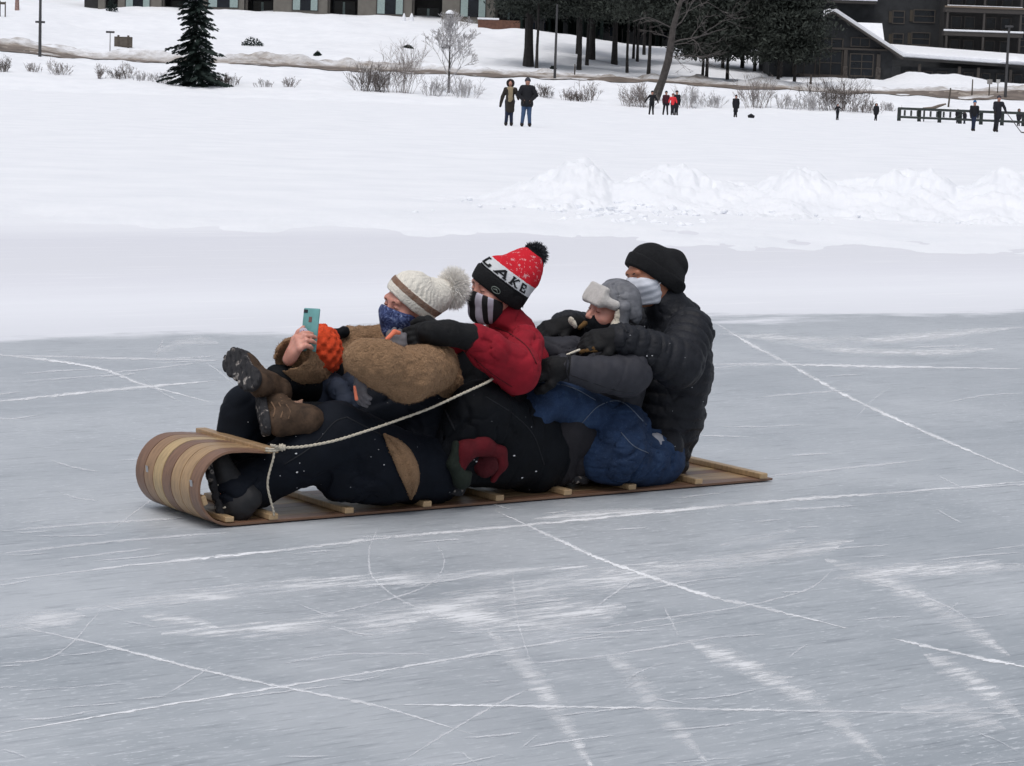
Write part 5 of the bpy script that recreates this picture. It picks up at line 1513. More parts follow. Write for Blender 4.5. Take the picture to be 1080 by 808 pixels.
# ---- the dark spruce on the shore
b = place(206, 91); pm = ppm_at(b[1])
t = empty('spruce_tree', b, 'dense dark spruce standing alone on the snowy shore before the lodge', 'tree')
put('crown', spruce_mesh(135/pm, 34/pm, 4), [NEEDLE, SNOWCAP], None, parent=t); put('trunk', trunk_mesh(120/pm, .16, seed=2), BARK, None, parent=t)

# ---- tall pines
cm = [pine_crown_mesh(13, 5.2, 3.4, 21, 300), pine_crown_mesh(14, 6.4, 3.2, 22, 280), pine_crown_mesh(12, 2.3, 2.6, 23, 260), pine_crown_mesh(13, 2.7, 2.9, 24, 290), pine_crown_mesh(11, 2.0, 2.4, 25, 240)]
pines = [(557, 70, 10.5, 0, 'thickest pine trunk, just uphill of the standing couple'), (566, 72, 3.2, 1, 'slim dark pine trunk close beside the thickest pine trunk'), (608, 57, 2.4, 1, 'thin pine trunk highest up the slope by the dark light pole'),
         (611, 74, 5.0, 0, 'straight pine trunk downhill of a thin one, near the dark light pole'), (619, 69, 3.6, 1, 'narrow pine trunk touching the side of a stout one'), (624, 63, 7.0, 0, 'stout pine trunk paired with a narrow trunk at its foot'),
         (648, 68, 6.4, 0, 'lone stout pine trunk with a flared foot in mid slope'), (661, 77, 3.0, 1, 'thin pine trunk reaching low down the slope near the road'), (668, 62, 2.8, 1, 'faint brown pine trunk high on the slope'),
         (672, 65, 3.0, 0, 'short looking pine trunk beside a faint brown one'), (679, 58, 3.2, 1, 'pine trunk with flared base at the slope top by the leaning tree'), (684, 80, 3.8, 0, 'pine trunk planted right beside the leaning bare tree'),
         (741, 80, 2.8, 4, 'thin pine first in the row under the dark canopy by the chimney'), (745, 83, 3.4, 2, 'second pine in the row, low by the road edge'), (762, 72, 3.4, 3, 'pine with a wide foot set back up the slope under the canopy'),
         (767, 84, 3.4, 2, 'pine standing lowest by the road above the lone dark figure'), (783, 72, 4.0, 4, 'pine with flared foot in the middle of the canopy row'), (796, 75, 3.2, 3, 'pine next to a patch of snow on the boughs'),
         (808, 77, 4.0, 2, 'leafy pine with snow on its boughs near the gabled house'), (821, 85, 3.2, 4, 'pine at the slope end near the gabled house, close to the road'), (824, 82, 2.4, 3, 'thin pine tucked just behind the one near the road end'), (838, 86, 3.2, 2, 'last pine of the row, beside the gabled house wall')]
for (px, py, w_, kind, lab) in pines:
    b = place(px, py, 228); pm = ppm_at(b[1])
    t = empty('pine_tree', b, lab, 'tree', 'tall pines on the snowy slope')
    rz = random.uniform(0, 6.28)
    H = {0: 14, 1: 15, 2: 12, 3: 13, 4: 11}[kind]
    put('trunk', trunk_mesh(H, w_/pm*.5, seed=int(px), limbs=10, z0=.45), BARK, None, parent=t)
    c = put('crown', cm[kind], PINE, None, parent=t); c.rotation_euler = (0, 0, rz)
    s_ = random.uniform(.9, 1.1); c.scale = (s_, s_, 1)
# forest beyond the slope
rg_ = np.random.default_rng(3); vs_, fs = [], []; k0 = 0
for i in range(95):
    px = rg_.uniform(548, 905) if i < 55 else rg_.uniform(536, 640); d = rg_.uniform(284, 324); b = on_snow(px, d)
    c = cm[rg_.integers(0, 2)]; v = verts_of(c); a = rg_.uniform(0, 6.28); ca, sa = math.cos(a), math.sin(a)
    v = np.stack([v[:, 0]*ca - v[:, 1]*sa, v[:, 0]*sa + v[:, 1]*ca, v[:, 2]*1.15 - 3.0], 1)*1.1 + b
    fq = np.arange(len(v)).reshape(-1, 4); vs_.append(v); fs.append(fq + k0); k0 += len(v)
    tr = MB(); tr.tube([b - np.array([0, 0, 1]), b + np.array([0, 0, 14])], [.22, .1], 4, cap=False); vs_.append(np.array(tr.v)); fs.append(np.array(tr.f) + k0); k0 += len(tr.v)
fo = obj('forest', mesh_np(np.concatenate(vs_), np.concatenate(fs)), NEEDLE, smooth=False); tag(fo, 'dark pine wood behind the slope', 'forest', kind='stuff')

# ---- bare trees and shrubs
def bare_tree(px, py, mesh, mat, lab, name='bare_tree', dmin=185):
    b = place(px, py, dmin); t = empty(name, b, lab, 'tree')
    return t, b
b = place(692, 106); pm = ppm_at(b[1]); t = empty('bare_tree', b, 'leaning leafless tree with a thick grey trunk rising behind the skating figures', 'tree')
lt = MB(); q = [np.array([x/pm, 0, z/pm]) for x, z in ((-3, -4), (-1, 2), (6, 22), (11, 42), (13, 58), (14.5, 75), (20, 98), (26, 118))]
lt.tube(q, [c/pm for c in (6.5, 5, 4, 4, 3.8, 3.2, 2.4, 1.6)], 8); put('trunk', lt.mesh(), BARKG, None, parent=t)
lb = MB(); rr2 = random.Random(12)
def twig(p, d, L, r, k):
    pts = [p]; 
    for i in range(4): d = d + np.array([rr2.gauss(0, .2), rr2.gauss(0, .2), rr2.gauss(.03, .12)]); d /= np.linalg.norm(d); pts.append(pts[-1] + d*L/4)
    lb.tube(pts, [r*(1-.15*i) for i in range(5)], 4, cap=False)
    if k < 3:
        for j in range(3):
            b_ = pts[rr2.randint(1, 4)]; e = d + np.array([rr2.gauss(0, .6), rr2.gauss(0, .5), rr2.gauss(0, .35)]); twig(b_, e/np.linalg.norm(e), L*.6, max(.014, r*.6), k+1)
for (z, dx, dz, L, r) in ((46, 1, .12, 42, .6), (46, 1, -.1, 28, .4), (60, 1, .45, 48, .9), (64, -1, .4, 20, .5), (76, 1, .9, 40, .9), (75, -.9, .9, 30, .7), (88, .9, .3, 40, .7), (58, 1, .1, 60, .5), (98, -1, 1, 30, .7), (100, 1, .7, 40, .7)):
    p0_ = np.array([np.interp(z, [22, 42, 58, 75, 98], [6, 11, 13, 14.5, 20])/pm, 0, z/pm]); d = np.array([dx, rr2.gauss(0, .3), dz]); twig(p0_, d/np.linalg.norm(d), L/pm, r/pm, 0)
put('crown', lb.mesh(), TWIGK, None, parent=t)
b = place(933, 83, 228); pm = ppm_at(b[1]); t = empty('bare_tree', b, 'pale leafless tree growing against the corner of the gabled house', 'tree')
put('trunk', trunk_mesh(60/pm, 3.0/pm*.5, seed=5), BARKG, None, parent=t)
mbs = MB()
for i in range(7):
    m2 = bare_mesh(80/pm, .05, 60+i, spread=.5, depth=4, lean=((i-3)*.42, random.uniform(-.3, .3)), first=.32)
    mbs.add([np.array(v)+np.array([0, 0, (46+i*3)/pm]) for v in m2.v], m2.f)
put('crown', mbs.mesh(), TWIG, None, parent=t)
b = place(473, 98); pm = ppm_at(b[1]); t = empty('birch_tree', b, 'frosted bare birch with a fine twiggy crown on the shore', 'tree')
put('trunk', trunk_mesh(60/pm, .11, seed=8), BARKG, None, parent=t)
mbs = MB()
for i in range(11):
    m2 = bare_mesh(80/pm*(1-.028*i), .055, 160+i, spread=.62, depth=5, lean=(math.cos(i*2.4)*.75, math.sin(i*2.4)*.6), first=.24, thin=.014, kids=(2, 3))
    mbs.add([np.array(v)+np.array([0, 0, (16+i*4.2)/pm]) for v in m2.v], m2.f)
put('crown', mbs.mesh(), TWIGF, None, parent=t)

shrubs = [(4, 76, 16, 12, 'D', 'dark upright shrub at the photo edge below the bend in the road'), (36, 76, 10, 14, 'T', 'low twiggy shrub just below the foot of the tall lamp post'), (62, 79, 15, 18, 'T', 'rounded leafless shrub on the shore between lamp post and notice board'),
          (104, 83, 15, 8, 'T', 'two upright twigs sticking out of the shore below the small post sign'), (123, 83, 11, 10, 'D', 'small dark shrub below the brown notice board'), (134, 83, 16, 10, 'T', 'taller thin shrub below the brown notice board'),
          (150, 85, 9, 20, 'F', 'low frosted shrub mound left of the spruce'), (170, 88, 12, 26, 'F', 'frosted brush touching the spruce boughs on the notice board side'), (236, 90, 13, 30, 'D', 'dark brush on the lamp-free side of the spruce foot'), (280, 92, 9, 18, 'F', 'sparse frosted twigs on the bank past the spruce'),
          (306, 92, 11, 12, 'T', 'sparse twiggy shrub beneath the smaller dark mound'), (384, 96, 30, 26, 'D', 'dense upright shrub clump poking above the road'), (402, 97, 24, 26, 'D', 'middle bush of the shore clump, beside the tall thin one'), (424, 98, 52, 24, 'T', 'tall thin leafless shrub reaching above the road near the birch'),
          (456, 101, 20, 26, 'F', 'frosted low brush at the birch foot on the tall shrub side'), (490, 102, 20, 34, 'F', 'frosted low brush at the birch foot on the side of the standing couple'), (574, 103, 15, 14, 'D', 'short broken stems beside the man in the black jacket'), (598, 106, 13, 16, 'T', 'little shrub on the bank below the dark light pole'),
          (610, 107, 10, 22, 'D', 'dark squat shrub lump on the bank below the stout pines'), (621, 106, 19, 16, 'T', 'rounded twiggy shrub next to a dark squat lump'), (664, 112, 22, 24, 'T', 'spreading shrub on the shore before the leaning tree'), (680, 113, 24, 20, 'T', 'shrub pressed against the foot of the leaning tree'),
          (726, 114, 22, 24, 'F', 'frosted shrub beside the figure in the red jacket'), (750, 113, 15, 26, 'F', 'frosted brush between the red jacket group and the lone dark figure'), (800, 114, 34, 34, 'T', 'large spreading bush rising over the road below the canopy pines'), (828, 115, 16, 30, 'F', 'pale frosted brush between the two large bushes'),
          (855, 116, 16, 30, 'F', 'pale frosted brush at the edge of the big dark bush'), (882, 116, 32, 60, 'D', 'biggest dark bush on the shore below the gabled house'), (912, 119, 14, 34, 'T', 'low brush by the dark figure near the end of the railing'), (938, 117, 10, 20, 'F', 'frosted twigs on the bank before the railing')]
for i, (px, py, h, w_, k, lab) in enumerate(shrubs):
    b = place(px, py); pm = ppm_at(b[1])
    me = shrub_mesh(h/pm, w_/pm, 300+i, stems=int(10 + w_*.8*(1.7 if k == 'D' else 1)), thin=.0105 if k != 'F' else .012, sub=7)
    o = put('shrub', me, {'D': TWIGD, 'T': TWIG, 'F': TWIGF}[k], b); tag(o, lab, 'shrub', 'leafless shrubs along the shore')

# dark plant mounds poking through the snow of the hill
def lump(px, py, w_, h, lab, seed):
    b = place(px, py, 226); pm = ppm_at(b[1]); rg_ = np.random.default_rng(seed); n = 420
    c = rg_.normal(size=(n, 3)); c /= np.linalg.norm(c, axis=1)[:, None]; c *= rg_.random((n, 1))**.4
    c = c*np.array([w_/pm*.5, w_/pm*.4, h/pm]); c[:, 2] = np.abs(c[:, 2])*(1 - .5*np.abs(c[:, 0])/(w_/pm*.5))
    d = rg_.normal(size=(n, 3)); e = rg_.normal(size=(n, 3)); v, f = quads_mesh(c, d*.07, e*.04)
    o = put('snowy_bush', mesh_np(v, f), NEEDLE, b); tag(o, lab, 'bush', 'dark bushes half buried on the hill')
lump(266, 48, 26, 10, 'widest dark bush half buried in the hill snow beside the spruce', 1); lump(335, 59, 9, 5, 'small dark tuft in the snow beyond the widest half buried bush', 2)
lump(430, 51, 12, 4, 'flat dark tuft on the hill above the tall thin shrub', 3); lump(471, 51, 9, 4, 'dark tuft on the hill showing through the birch crown', 4)
lump(583, 73, 6, 3.5, 'dark tuft at the slope foot touching the dark light pole', 5)
lump(604, 95, 3, 2.5, 'tiny dark dot on the bank above the little shrub', 6)

# ---- lamp posts, signs, posts
STEEL = plain('post_dark', (.045, .045, .048), .6, bst=.05); WOODD = plain('weathered_wood', (.075, .062, .050), .9, var=.3, scale=4, bst=.4, bs=14); WOODR = plain('red_brown_wood', (.13, .062, .042), .85, var=.3, scale=3, bst=.3, bs=10)
def pole(name, px, py, top, w_, lab, cat, dmin=214, arm=None, mat=STEEL, lean=0.0):
    b = place(px, py, dmin); pm = ppm_at(b[1]); H = (py-top)/pm; r = w_/pm*.5
    t = empty(name, b, lab, cat); m_ = MB(); m_.tube([(0, 0, -.3), (lean*.5*H, 0, H*.5), (lean*H, 0, H)], [r*1.15, r, r*.85], 10)
    put('post', m_.mesh(), mat, None, parent=t)
    return t, b, pm, H
t, b, pm, H = pole('lamp_post', 42, 60, -14, 3.0, 'tall dark lamp post with a cross arm by the bend of the road', 'lamp post')
m_ = MB(); m_.abox(-5/pm, 5/pm, -.05, .05, 35/pm, 37.2/pm, .01); put('cross_arm', m_.mesh(), STEEL, None, parent=t)
m_ = MB(); m_.abox(-.6, .6, -.15, .15, H-.05, H+.12, .03); put('lamp_head', m_.mesh(), STEEL, None, parent=t)
pole('light_pole', 585, 83, 6, 2.6, 'dark light pole standing by the road uphill of the couple', 'pole')
t, b, pm, H = pole('lamp_post', 1060, 105, 30, 2.8, 'dark lamp post by the snow heap before the large dark hotel', 'lamp post', 198)
m_ = MB(); m_.abox(-.35, .35, -.15, .15, H-.02, H+.14, .03); put('lamp_head', m_.mesh(), STEEL, None, parent=t)
t, b, pm, H = pole('lantern_post', 474, 31, 14, 3.0, 'lantern post with a snow capped head before the grey lodge', 'lantern', 255)
m_ = MB(); m_.abox(-4/pm, 4/pm, -.3, .3, H-.5, H-.1, .04); put('lantern', m_.mesh(), STEEL, None, parent=t)
m_ = MB(); m_.tube([(0, 0, H-.1), (0, 0, H+.1), (0, 0, H+.32)], [4.6/pm, 4.2/pm, 1.5/pm], 12); put('snow_cap', m_.mesh(), SNOWCAP, None, parent=t)
t, b, pm, H = pole('post_sign', 116, 54, 35, 1.1, 'small flat topped sign on a thin pale post', 'sign', 226, mat=plain('pale_post', (.3, .3, .31), .7))
m_ = MB(); m_.abox(-4.5/pm, 4.5/pm, -.04, .04, H-.02, H+.16, .01); put('sign_plate', m_.mesh(), STEEL, None, parent=t)
b = place(130, 50, 228); pm = ppm_at(b[1]); t = empty('notice_board', b, 'brown wooden notice board half sunk in the roadside snow', 'sign')
m_ = MB(); m_.abox(-9.5/pm, 9.5/pm, -.06, .06, 0/pm, 11/pm, .03); put('panel', m_.mesh(), WOODD, None, parent=t)
m_ = MB(); m_.abox(-9/pm, 9/pm, -.075, -.063, 1.5/pm, 9.6/pm, .004); put('face', m_.mesh(), plain('notice_face', (.10, .085, .07), .85, var=.25, scale=2), None, parent=t)
for sx in (-5.2, 5.2):
    m_ = MB(); m_.abox((sx-1)/pm, (sx+1)/pm, -.12, .12, -.4, 12.6/pm, .02); put('post', m_.mesh(), WOODD, None, parent=t)
for (px, py, top, w_, lab, sg) in ((1000, 113, 93, 1.8, 'short leaning dark post behind the railing', None), (1025, 101, 84, 1.4, 'thin bare post on the snow heap before the hotel', None), (1043, 101, 84, 1.2, 'post with a pale square sign on the snow heap', (5.5, 5, (.26, .25, .24))), (1052, 98, 84, 1.0, 'thin post with a small white sign near the lamp post', (4, 4, (.5, .5, .5))), (855, 89, 79, 2.2, 'short pale stump of a post by the wall of the gabled house', None), (606, 80, 68, 1.4, 'short reddish stake in the slope below the thin pines', None)):
    t, b, pm, H = pole('post', px, py, top, w_, lab, 'post', 196 if px > 900 else 226, mat=WOODD, lean=.08 if px == 1000 else 0)
    if sg:
        m_ = MB(); m_.abox(-sg[0]/2/pm, sg[0]/2/pm, -.07, -.03, H-sg[1]/pm, H, .005); put('sign_plate', m_.mesh(), plain('sign_plate', sg[2], .6), None, parent=t)
# orange and grey post at the top corner, and frame next to it
t, b, pm, H = pole('marker_post', 18, 11, -4, 4.4, 'striped reddish and white post high on the snowy hill', 'post', 250, mat=plain('faded_post', (.26, .17, .15), .8, var=.5, scale=6))
b = place(4, 18, 240); pm = ppm_at(b[1]); t = empty('wooden_frame', b, 'brown wooden frame cut by the photo edge high on the hill', 'frame')
for x in (-4, 1.5):
    m_ = MB(); m_.abox((x-.5)/pm, (x+.5)/pm, -.08, .08, -.3, (17 if x < 0 else 16)/pm, .01); put('post', m_.mesh(), WOODD, None, parent=t)
m_ = MB(); m_.abox(-4/pm, 1.5/pm, -.06, .06, 13/pm, 15.5/pm, .01); put('rail', m_.mesh(), WOODD, None, parent=t)

# ---- grey lodge
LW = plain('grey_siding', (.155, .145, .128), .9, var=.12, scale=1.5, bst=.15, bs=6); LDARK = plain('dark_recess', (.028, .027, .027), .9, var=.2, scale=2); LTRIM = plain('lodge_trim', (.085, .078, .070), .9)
GLASS = plain('window_glass', (.012, .016, .022), .12, var=.3, scale=1, bst=0); CURT = plain('pale_curtain', (.30, .38, .37), .9, var=.12, scale=8); SLAB = plain('concrete_edge', (.20, .19, .18), .9)
D0 = 291.0
def lx(px, d=D0): return float(at(px, 20, d)[0])
def wz(py, px, d=D0): return float(at(px, py, d)[2])
lodge = empty('lodge', (lx(320), D0, float(terrain(lx(320), D0)[0])), 'long grey lodge with curtained windows and dark balconies on the hill', 'building')
def lobj(name, m_, mat, parent): return m_.build(name, mat, parent)
zb = wz(34, 330) - 2; zt = wz(-32, 330)
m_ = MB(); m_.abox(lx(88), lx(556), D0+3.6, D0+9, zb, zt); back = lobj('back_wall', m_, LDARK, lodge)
m_ = MB(); m_.abox(lx(84), lx(560), D0-.6, D0+10, zt+.004, zt+.5, .05); lobj('roof', m_, SLAB, lodge)
bays = [(124, 170, 132, 158, 2, 10), (211, 257, 219, 251, -3, 8), (288, 345, 308, 335, -4, 11), (377, 434, 397, 425, -5, 15), (466, 522, 485, 512, -6, 18)]
for (x0, x1, w0, w1, wt_, wb_) in bays:
    m_ = MB(); m_.abox(lx(x0), lx(x1), D0, D0+3.5, zb, zt-.004); wl = lobj('bay_wall', m_, LW, lodge)
    xc = (x0+x1)/2; z1, z0 = wz(wt_-13, xc), wz(wb_, xc)
    m_ = MB(); f = .09
    m_.abox(lx(w0)-f, lx(w0), D0-.07, D0+.1, z0-f, z1+f); m_.abox(lx(w1), lx(w1)+f, D0-.07, D0+.1, z0-f, z1+f); m_.abox(lx(w0), lx(w1), D0-.07, D0+.1, z1, z1+f); m_.abox(lx(w0), lx(w1), D0-.07, D0+.1, z0-f, z0)
    w_ = lobj('window', m_, LTRIM, lodge)
    m_ = MB(); m_.abox(lx(w0), lx(w1), D0-.012, D0-.004, z0, z1); lobj('pane', m_, GLASS, w_)
    for a_, b_ in ((w0+.6, w0+(w1-w0)*.3), (w1-(w1-w0)*.28, w1-.6)):
        m_ = MB(); n = 8
        for i in range(n):
            xa = lx(a_)+(lx(b_)-lx(a_))*i/n; xb = lx(a_)+(lx(b_)-lx(a_))*(i+1)/n; m_.abox(xa, xb, D0-.030-(i % 2)*.012, D0-.020, z0+.05, z1-.05)
        lobj('curtain', m_, CURT, w_)
    # upper window row of the same bay
for (x0, x1, g0, g1) in ((170, 211, 176, 205), (258, 288, 262, 284), (345, 377, 348, 372), (434, 466, 438, 462), (522, 548, 526, 546)):
    xc = (x0+x1)/2; zf = wz(31 if xc > 400 else 24, xc)
    m_ = MB(); m_.abox(lx(g0), lx(g1), D0+3.50, D0+3.58, zf-.8, zf+2.6); dr = lobj('balcony_door', m_, GLASS, lodge)
    m_ = MB(); m_.abox(lx((g0+g1)/2)-.12, lx((g0+g1)/2)+.16, D0+3.44, D0+3.49, zf-.8, zf+2.5); lobj('curtain', m_, CURT, dr)
    m_ = MB(); m_.abox(lx(x0)+.02, lx(x0)+.28, D0+.4, D0+.7, zb, zt-.01); lobj('post', m_, LTRIM, lodge)
    m_ = MB(); m_.abox(lx(x0)+.02, lx(x1)-.02, D0+.2, D0+3.4, wz(-6, xc), wz(-6, xc)+.28); lobj('balcony', m_, SLAB, lodge)
# small brown wall with snow cap beside the lodge, and dark porch at its other end
b = place(514, 30, 262); pm = ppm_at(b[1]); t = empty('brick_wall', b, 'low red brown wall capped with snow in front of the lodge end', 'wall')
m_ = MB(); m_.abox(-10/pm, 34/pm, 0, .4, -1.2, 9/pm, .02); put('wall', m_.mesh(), WOODR, None, parent=t); m_ = MB(); m_.abox(-10.6/pm, 12/pm, -.06, .5, 9.02/pm, 11/pm, .05); put('snow_cap', m_.mesh(), SNOWCAP, None, parent=t)
b = place(97, 9, 262); pm = ppm_at(b[1]); t = empty('porch', b, 'dark porch with a grey pillar at the far end of the lodge', 'porch')
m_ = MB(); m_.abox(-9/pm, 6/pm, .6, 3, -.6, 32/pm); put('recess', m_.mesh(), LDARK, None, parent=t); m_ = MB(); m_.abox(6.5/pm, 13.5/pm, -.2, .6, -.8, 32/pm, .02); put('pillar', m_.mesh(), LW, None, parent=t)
lump(118, 12, 13, 17, 'dark evergreen shrub between the porch pillar and the grey lodge wall', 7)
for i, (px, h, w_) in enumerate(((426, 8, 5), (434, 8, 6))):
    b = place(px, 22, 262); pm = ppm_at(b[1]); m_ = MB(); m_.tube([(0, 0, -.3), (0, 0, h*.5/pm), (0, 0, h/pm)], [w_*.5/pm, w_*.36/pm, .05], 9)
    o = put('snow_cone', m_.mesh(), SNOWCAP, b); tag(o, ('pointed snow covered shrub by the lodge, the slimmer of two' if i == 0 else 'pointed snow covered shrub by the lodge, the broader of two'), 'snowy shrub', 'snow covered shrubs by the lodge')

# ---- dark hotel behind the trees with snow lined rails
HW_ = plain('dark_timber', (.026, .028, .031), .9, var=.3, scale=1.2, bst=.3, bs=5); HTR = plain('dark_trim', (.055, .050, .047), .9); TANR = plain('tan_rail', (.17, .135, .105), .9, var=.2)  # dark timber lifted towards bluish grey, painting thin haze into its colour
D1 = 334.0
def hx(px, d): return float(at(px, 20, d)[0])
wing = empty('hotel_wing', (hx(650, D1), D1, float(terrain(hx(650, D1), D1)[0])), 'dark timber wing with snow lined balcony rails behind the pines', 'building')
m_ = MB(); m_.abox(hx(535, D1), hx(905, D1), D1, D1+12, wz(70, 700, D1)-4, wz(-60, 700, D1)); m_.build('wall', HW_, wing)
for (x0, x1, y) in ((590, 612, 18), (614, 640, 18.5), (661, 700, 20.5), (700, 738, 22), (560, 585, 0), (640, 700, 1)):
    m_ = MB(); m_.abox(hx(x0, D1), hx(x1, D1), D1-2.2, D1-.02, wz(y+1, 650, D1)-.3, wz(y+1, 650, D1), .02); r_ = m_.build('balcony', HTR, wing)
    m_ = MB(); m_.abox(hx(x0, D1)-.05, hx(x1, D1)+.05, D1-2.28, D1-.6, wz(y+1, 650, D1)+.004, wz(y+1, 650, D1)+.26, .08); m_.build('snow_line', SNOWCAP, r_)
for x in range(545, 900, 14):
    for y in (6, 30):
        m_ = MB(); m_.abox(hx(x, D1), hx(x+6.5, D1), D1-.05, D1-.01, wz(y+9, 650, D1), wz(y-4, 650, D1)); w_ = m_.build('window', HTR, wing)
        m_ = MB(); m_.abox(hx(x+.7, D1), hx(x+5.8, D1), D1-.075, D1-.055, wz(y+8.4, 650, D1), wz(y-3.4, 650, D1)); m_.build('pane', GLASS, w_)
b = place(735, 54, 262); pm = ppm_at(b[1]); t = empty('stone_pillar', b, 'stone gate pillar capped with snow beneath the pine canopy', 'pillar')
STONE = plain('field_stone', (.075, .066, .06), .95, var=.5, scale=5, bst=.8, bs=5)
m_ = MB(); m_.abox(-3/pm, 3/pm, -.3, .3, -.5, 18/pm, .03); put('shaft', m_.mesh(), STONE, None, parent=t); m_ = MB(); m_.abox(-3.3/pm, 3.3/pm, -.36, .36, 18.02/pm, 19.8/pm, .06); put('snow_cap', m_.mesh(), SNOWCAP, None, parent=t)
b = place(661, 45, 270); pm = ppm_at(b[1]); t = empty('bird_table', b, 'small snow roofed box on a post among the pines', 'box')
m_ = MB(); m_.abox(-.14, .14, -.1, .1, -.8, 6/pm); put('post', m_.mesh(), WOODD, None, parent=t); m_ = MB(); m_.abox(-2.2/pm, 2.2/pm, -.2, .2, 6/pm, 11/pm, .02); put('box', m_.mesh(), WOODD, None, parent=t); m_ = MB(); m_.abox(-2.8/pm, 2.8/pm, -.28, .28, 11.02/pm, 13/pm, .06); put('snow_cap', m_.mesh(), SNOWCAP, None, parent=t)

# gabled house
D2 = 248.0; pm = ppm_at(D2)
gx = lambda px: float(at(px, 50, D2)[0]); gz = lambda py: float(at(890, py, D2)[2])
gh = empty('gabled_house', (gx(880), D2, gz(84)), 'dark timber house with a snowy gable roof and tall window', 'house')
zg0 = gz(88); ze = gz(55); za = gz(15); xr, xa, xl = gx(942), gx(876), gx(812)
m_ = MB(); y0, y1 = D2, D2+11
m_.add([(xl, y0, zg0), (xr, y0, zg0), (xr, y0, ze), (xa, y0, za), (xl, y0, ze), (xl, y1, zg0), (xr, y1, zg0), (xr, y1, ze), (xa, y1, za), (xl, y1, ze)], [(0, 1, 2, 3, 4), (9, 8, 7, 6, 5), (1, 6, 7, 2), (5, 0, 4, 9), (2, 7, 8, 3), (4, 3, 8, 9)])
m_.build('wall', HW_, gh)
def slope(x0, z0, x1, z1, th, off, ya, yb, over=0.0):
    d = np.array([x1-x0, 0, z1-z0]); d /= np.linalg.norm(d); n = np.array([-d[2], 0, d[0]]); n = n if n[2] > 0 else -n
    a = np.array([x0, 0, z0]) + n*off; e = np.array([x1, 0, z1]) + n*off + d*over
    v = [(*(p)[[0]], yy, p[2]) for yy in (ya, yb) for p in (a, e, e+n*th, a+n*th)]
    m_ = MB(); m_.add(v, [(0, 1, 2, 3), (7, 6, 5, 4), (0, 4, 5, 1), (1, 5, 6, 2), (2, 6, 7, 3), (3, 7, 4, 0)]); return m_
for (xe_, sg) in ((xr, 1), (xl, -1)):
    r_ = slope(xa, za, xe_, ze, .22, .01, y0-1.0, y1+.5, 1.0).build('roof', HTR, gh)
    slope(xa, za, xe_, ze, .34, .235, y0-.85, y1+.4, .95).build('snow_layer', SNOWCAP, r_)
m_ = MB(); v_ = [(gx(888), D2+1, gz(56)), (gx(936), D2+1, gz(56)), (gx(936), D2+4.5, gz(25)), (gx(888), D2+4.5, gz(25))]
m_.add(v_ + [(a_, b_+.05, c_+.3) for a_, b_, c_ in v_], [(0, 1, 5, 4), (1, 2, 6, 5), (2, 3, 7, 6), (3, 0, 4, 7), (4, 5, 6, 7), (3, 2, 1, 0)]); m_.build('cross_roof', SNOWCAP, gh)
def win(parent, x0, x1, z0, z1, y, frame_mat=HTR, mull=1, trans=1):
    f = .12; m_ = MB(); m_.abox(x0-f, x0, y-.1, y+.05, z0-f, z1+f); m_.abox(x1, x1+f, y-.1, y+.05, z0-f, z1+f); m_.abox(x0, x1, y-.1, y+.05, z1, z1+f); m_.abox(x0, x1, y-.1, y+.05, z0-f, z0)
    for i in range(mull): xx = x0+(x1-x0)*(i+1)/(mull+1); m_.abox(xx-.04, xx+.04, y-.09, y-.03, z0+.001, z1-.001)
    for i in range(trans): zz = z0+(z1-z0)*(i+1)/(trans+1); m_.abox(x0+.001, x1-.001, y-.085, y-.035, zz-.04, zz+.04)
    w_ = m_.build('window', frame_mat, parent); m_ = MB(); m_.abox(x0, x1, y-.025, y-.012, z0, z1); m_.build('pane', GLASS, w_); return w_
GTR = plain('timber_light', (.062, .054, .048), .9, var=.3)
win(gh, gx(898), gx(921), gz(79), gz(57), D2, GTR, 1, 2); win(gh, gx(866), gx(888), gz(79), gz(42), D2, GTR, 1, 2); win(gh, gx(838), gx(860), gz(79), gz(42), D2, GTR, 1, 2); win(gh, gx(898), gx(916), gz(48), gz(40), D2, GTR, 1, 0)
for px in (892, 927):
    m_ = MB(); m_.abox(gx(px-2.6), gx(px+2.6), D2-.35, D2-.02, zg0, gz(70), .03); m_.build('stone_pier', STONE, gh); m_ = MB(); m_.abox(gx(px-2), gx(px+2), D2-.25, D2-.02, gz(70)+.004, gz(52 if px < 900 else 56), .01); m_.build('timber_post', GTR, gh)
m_ = MB(); m_.abox(gx(814), gx(936), D2-.28, D2-.02, gz(52.5), gz(50.5), .01); m_.build('tie_beam', GTR, gh)
m_ = MB(); m_.abox(gx(842), gx(893), D2-2.2, D2-.4, zg0, gz(80), .01); m_.build('plinth', plain('plinth', (.06, .05, .043), .9), gh)
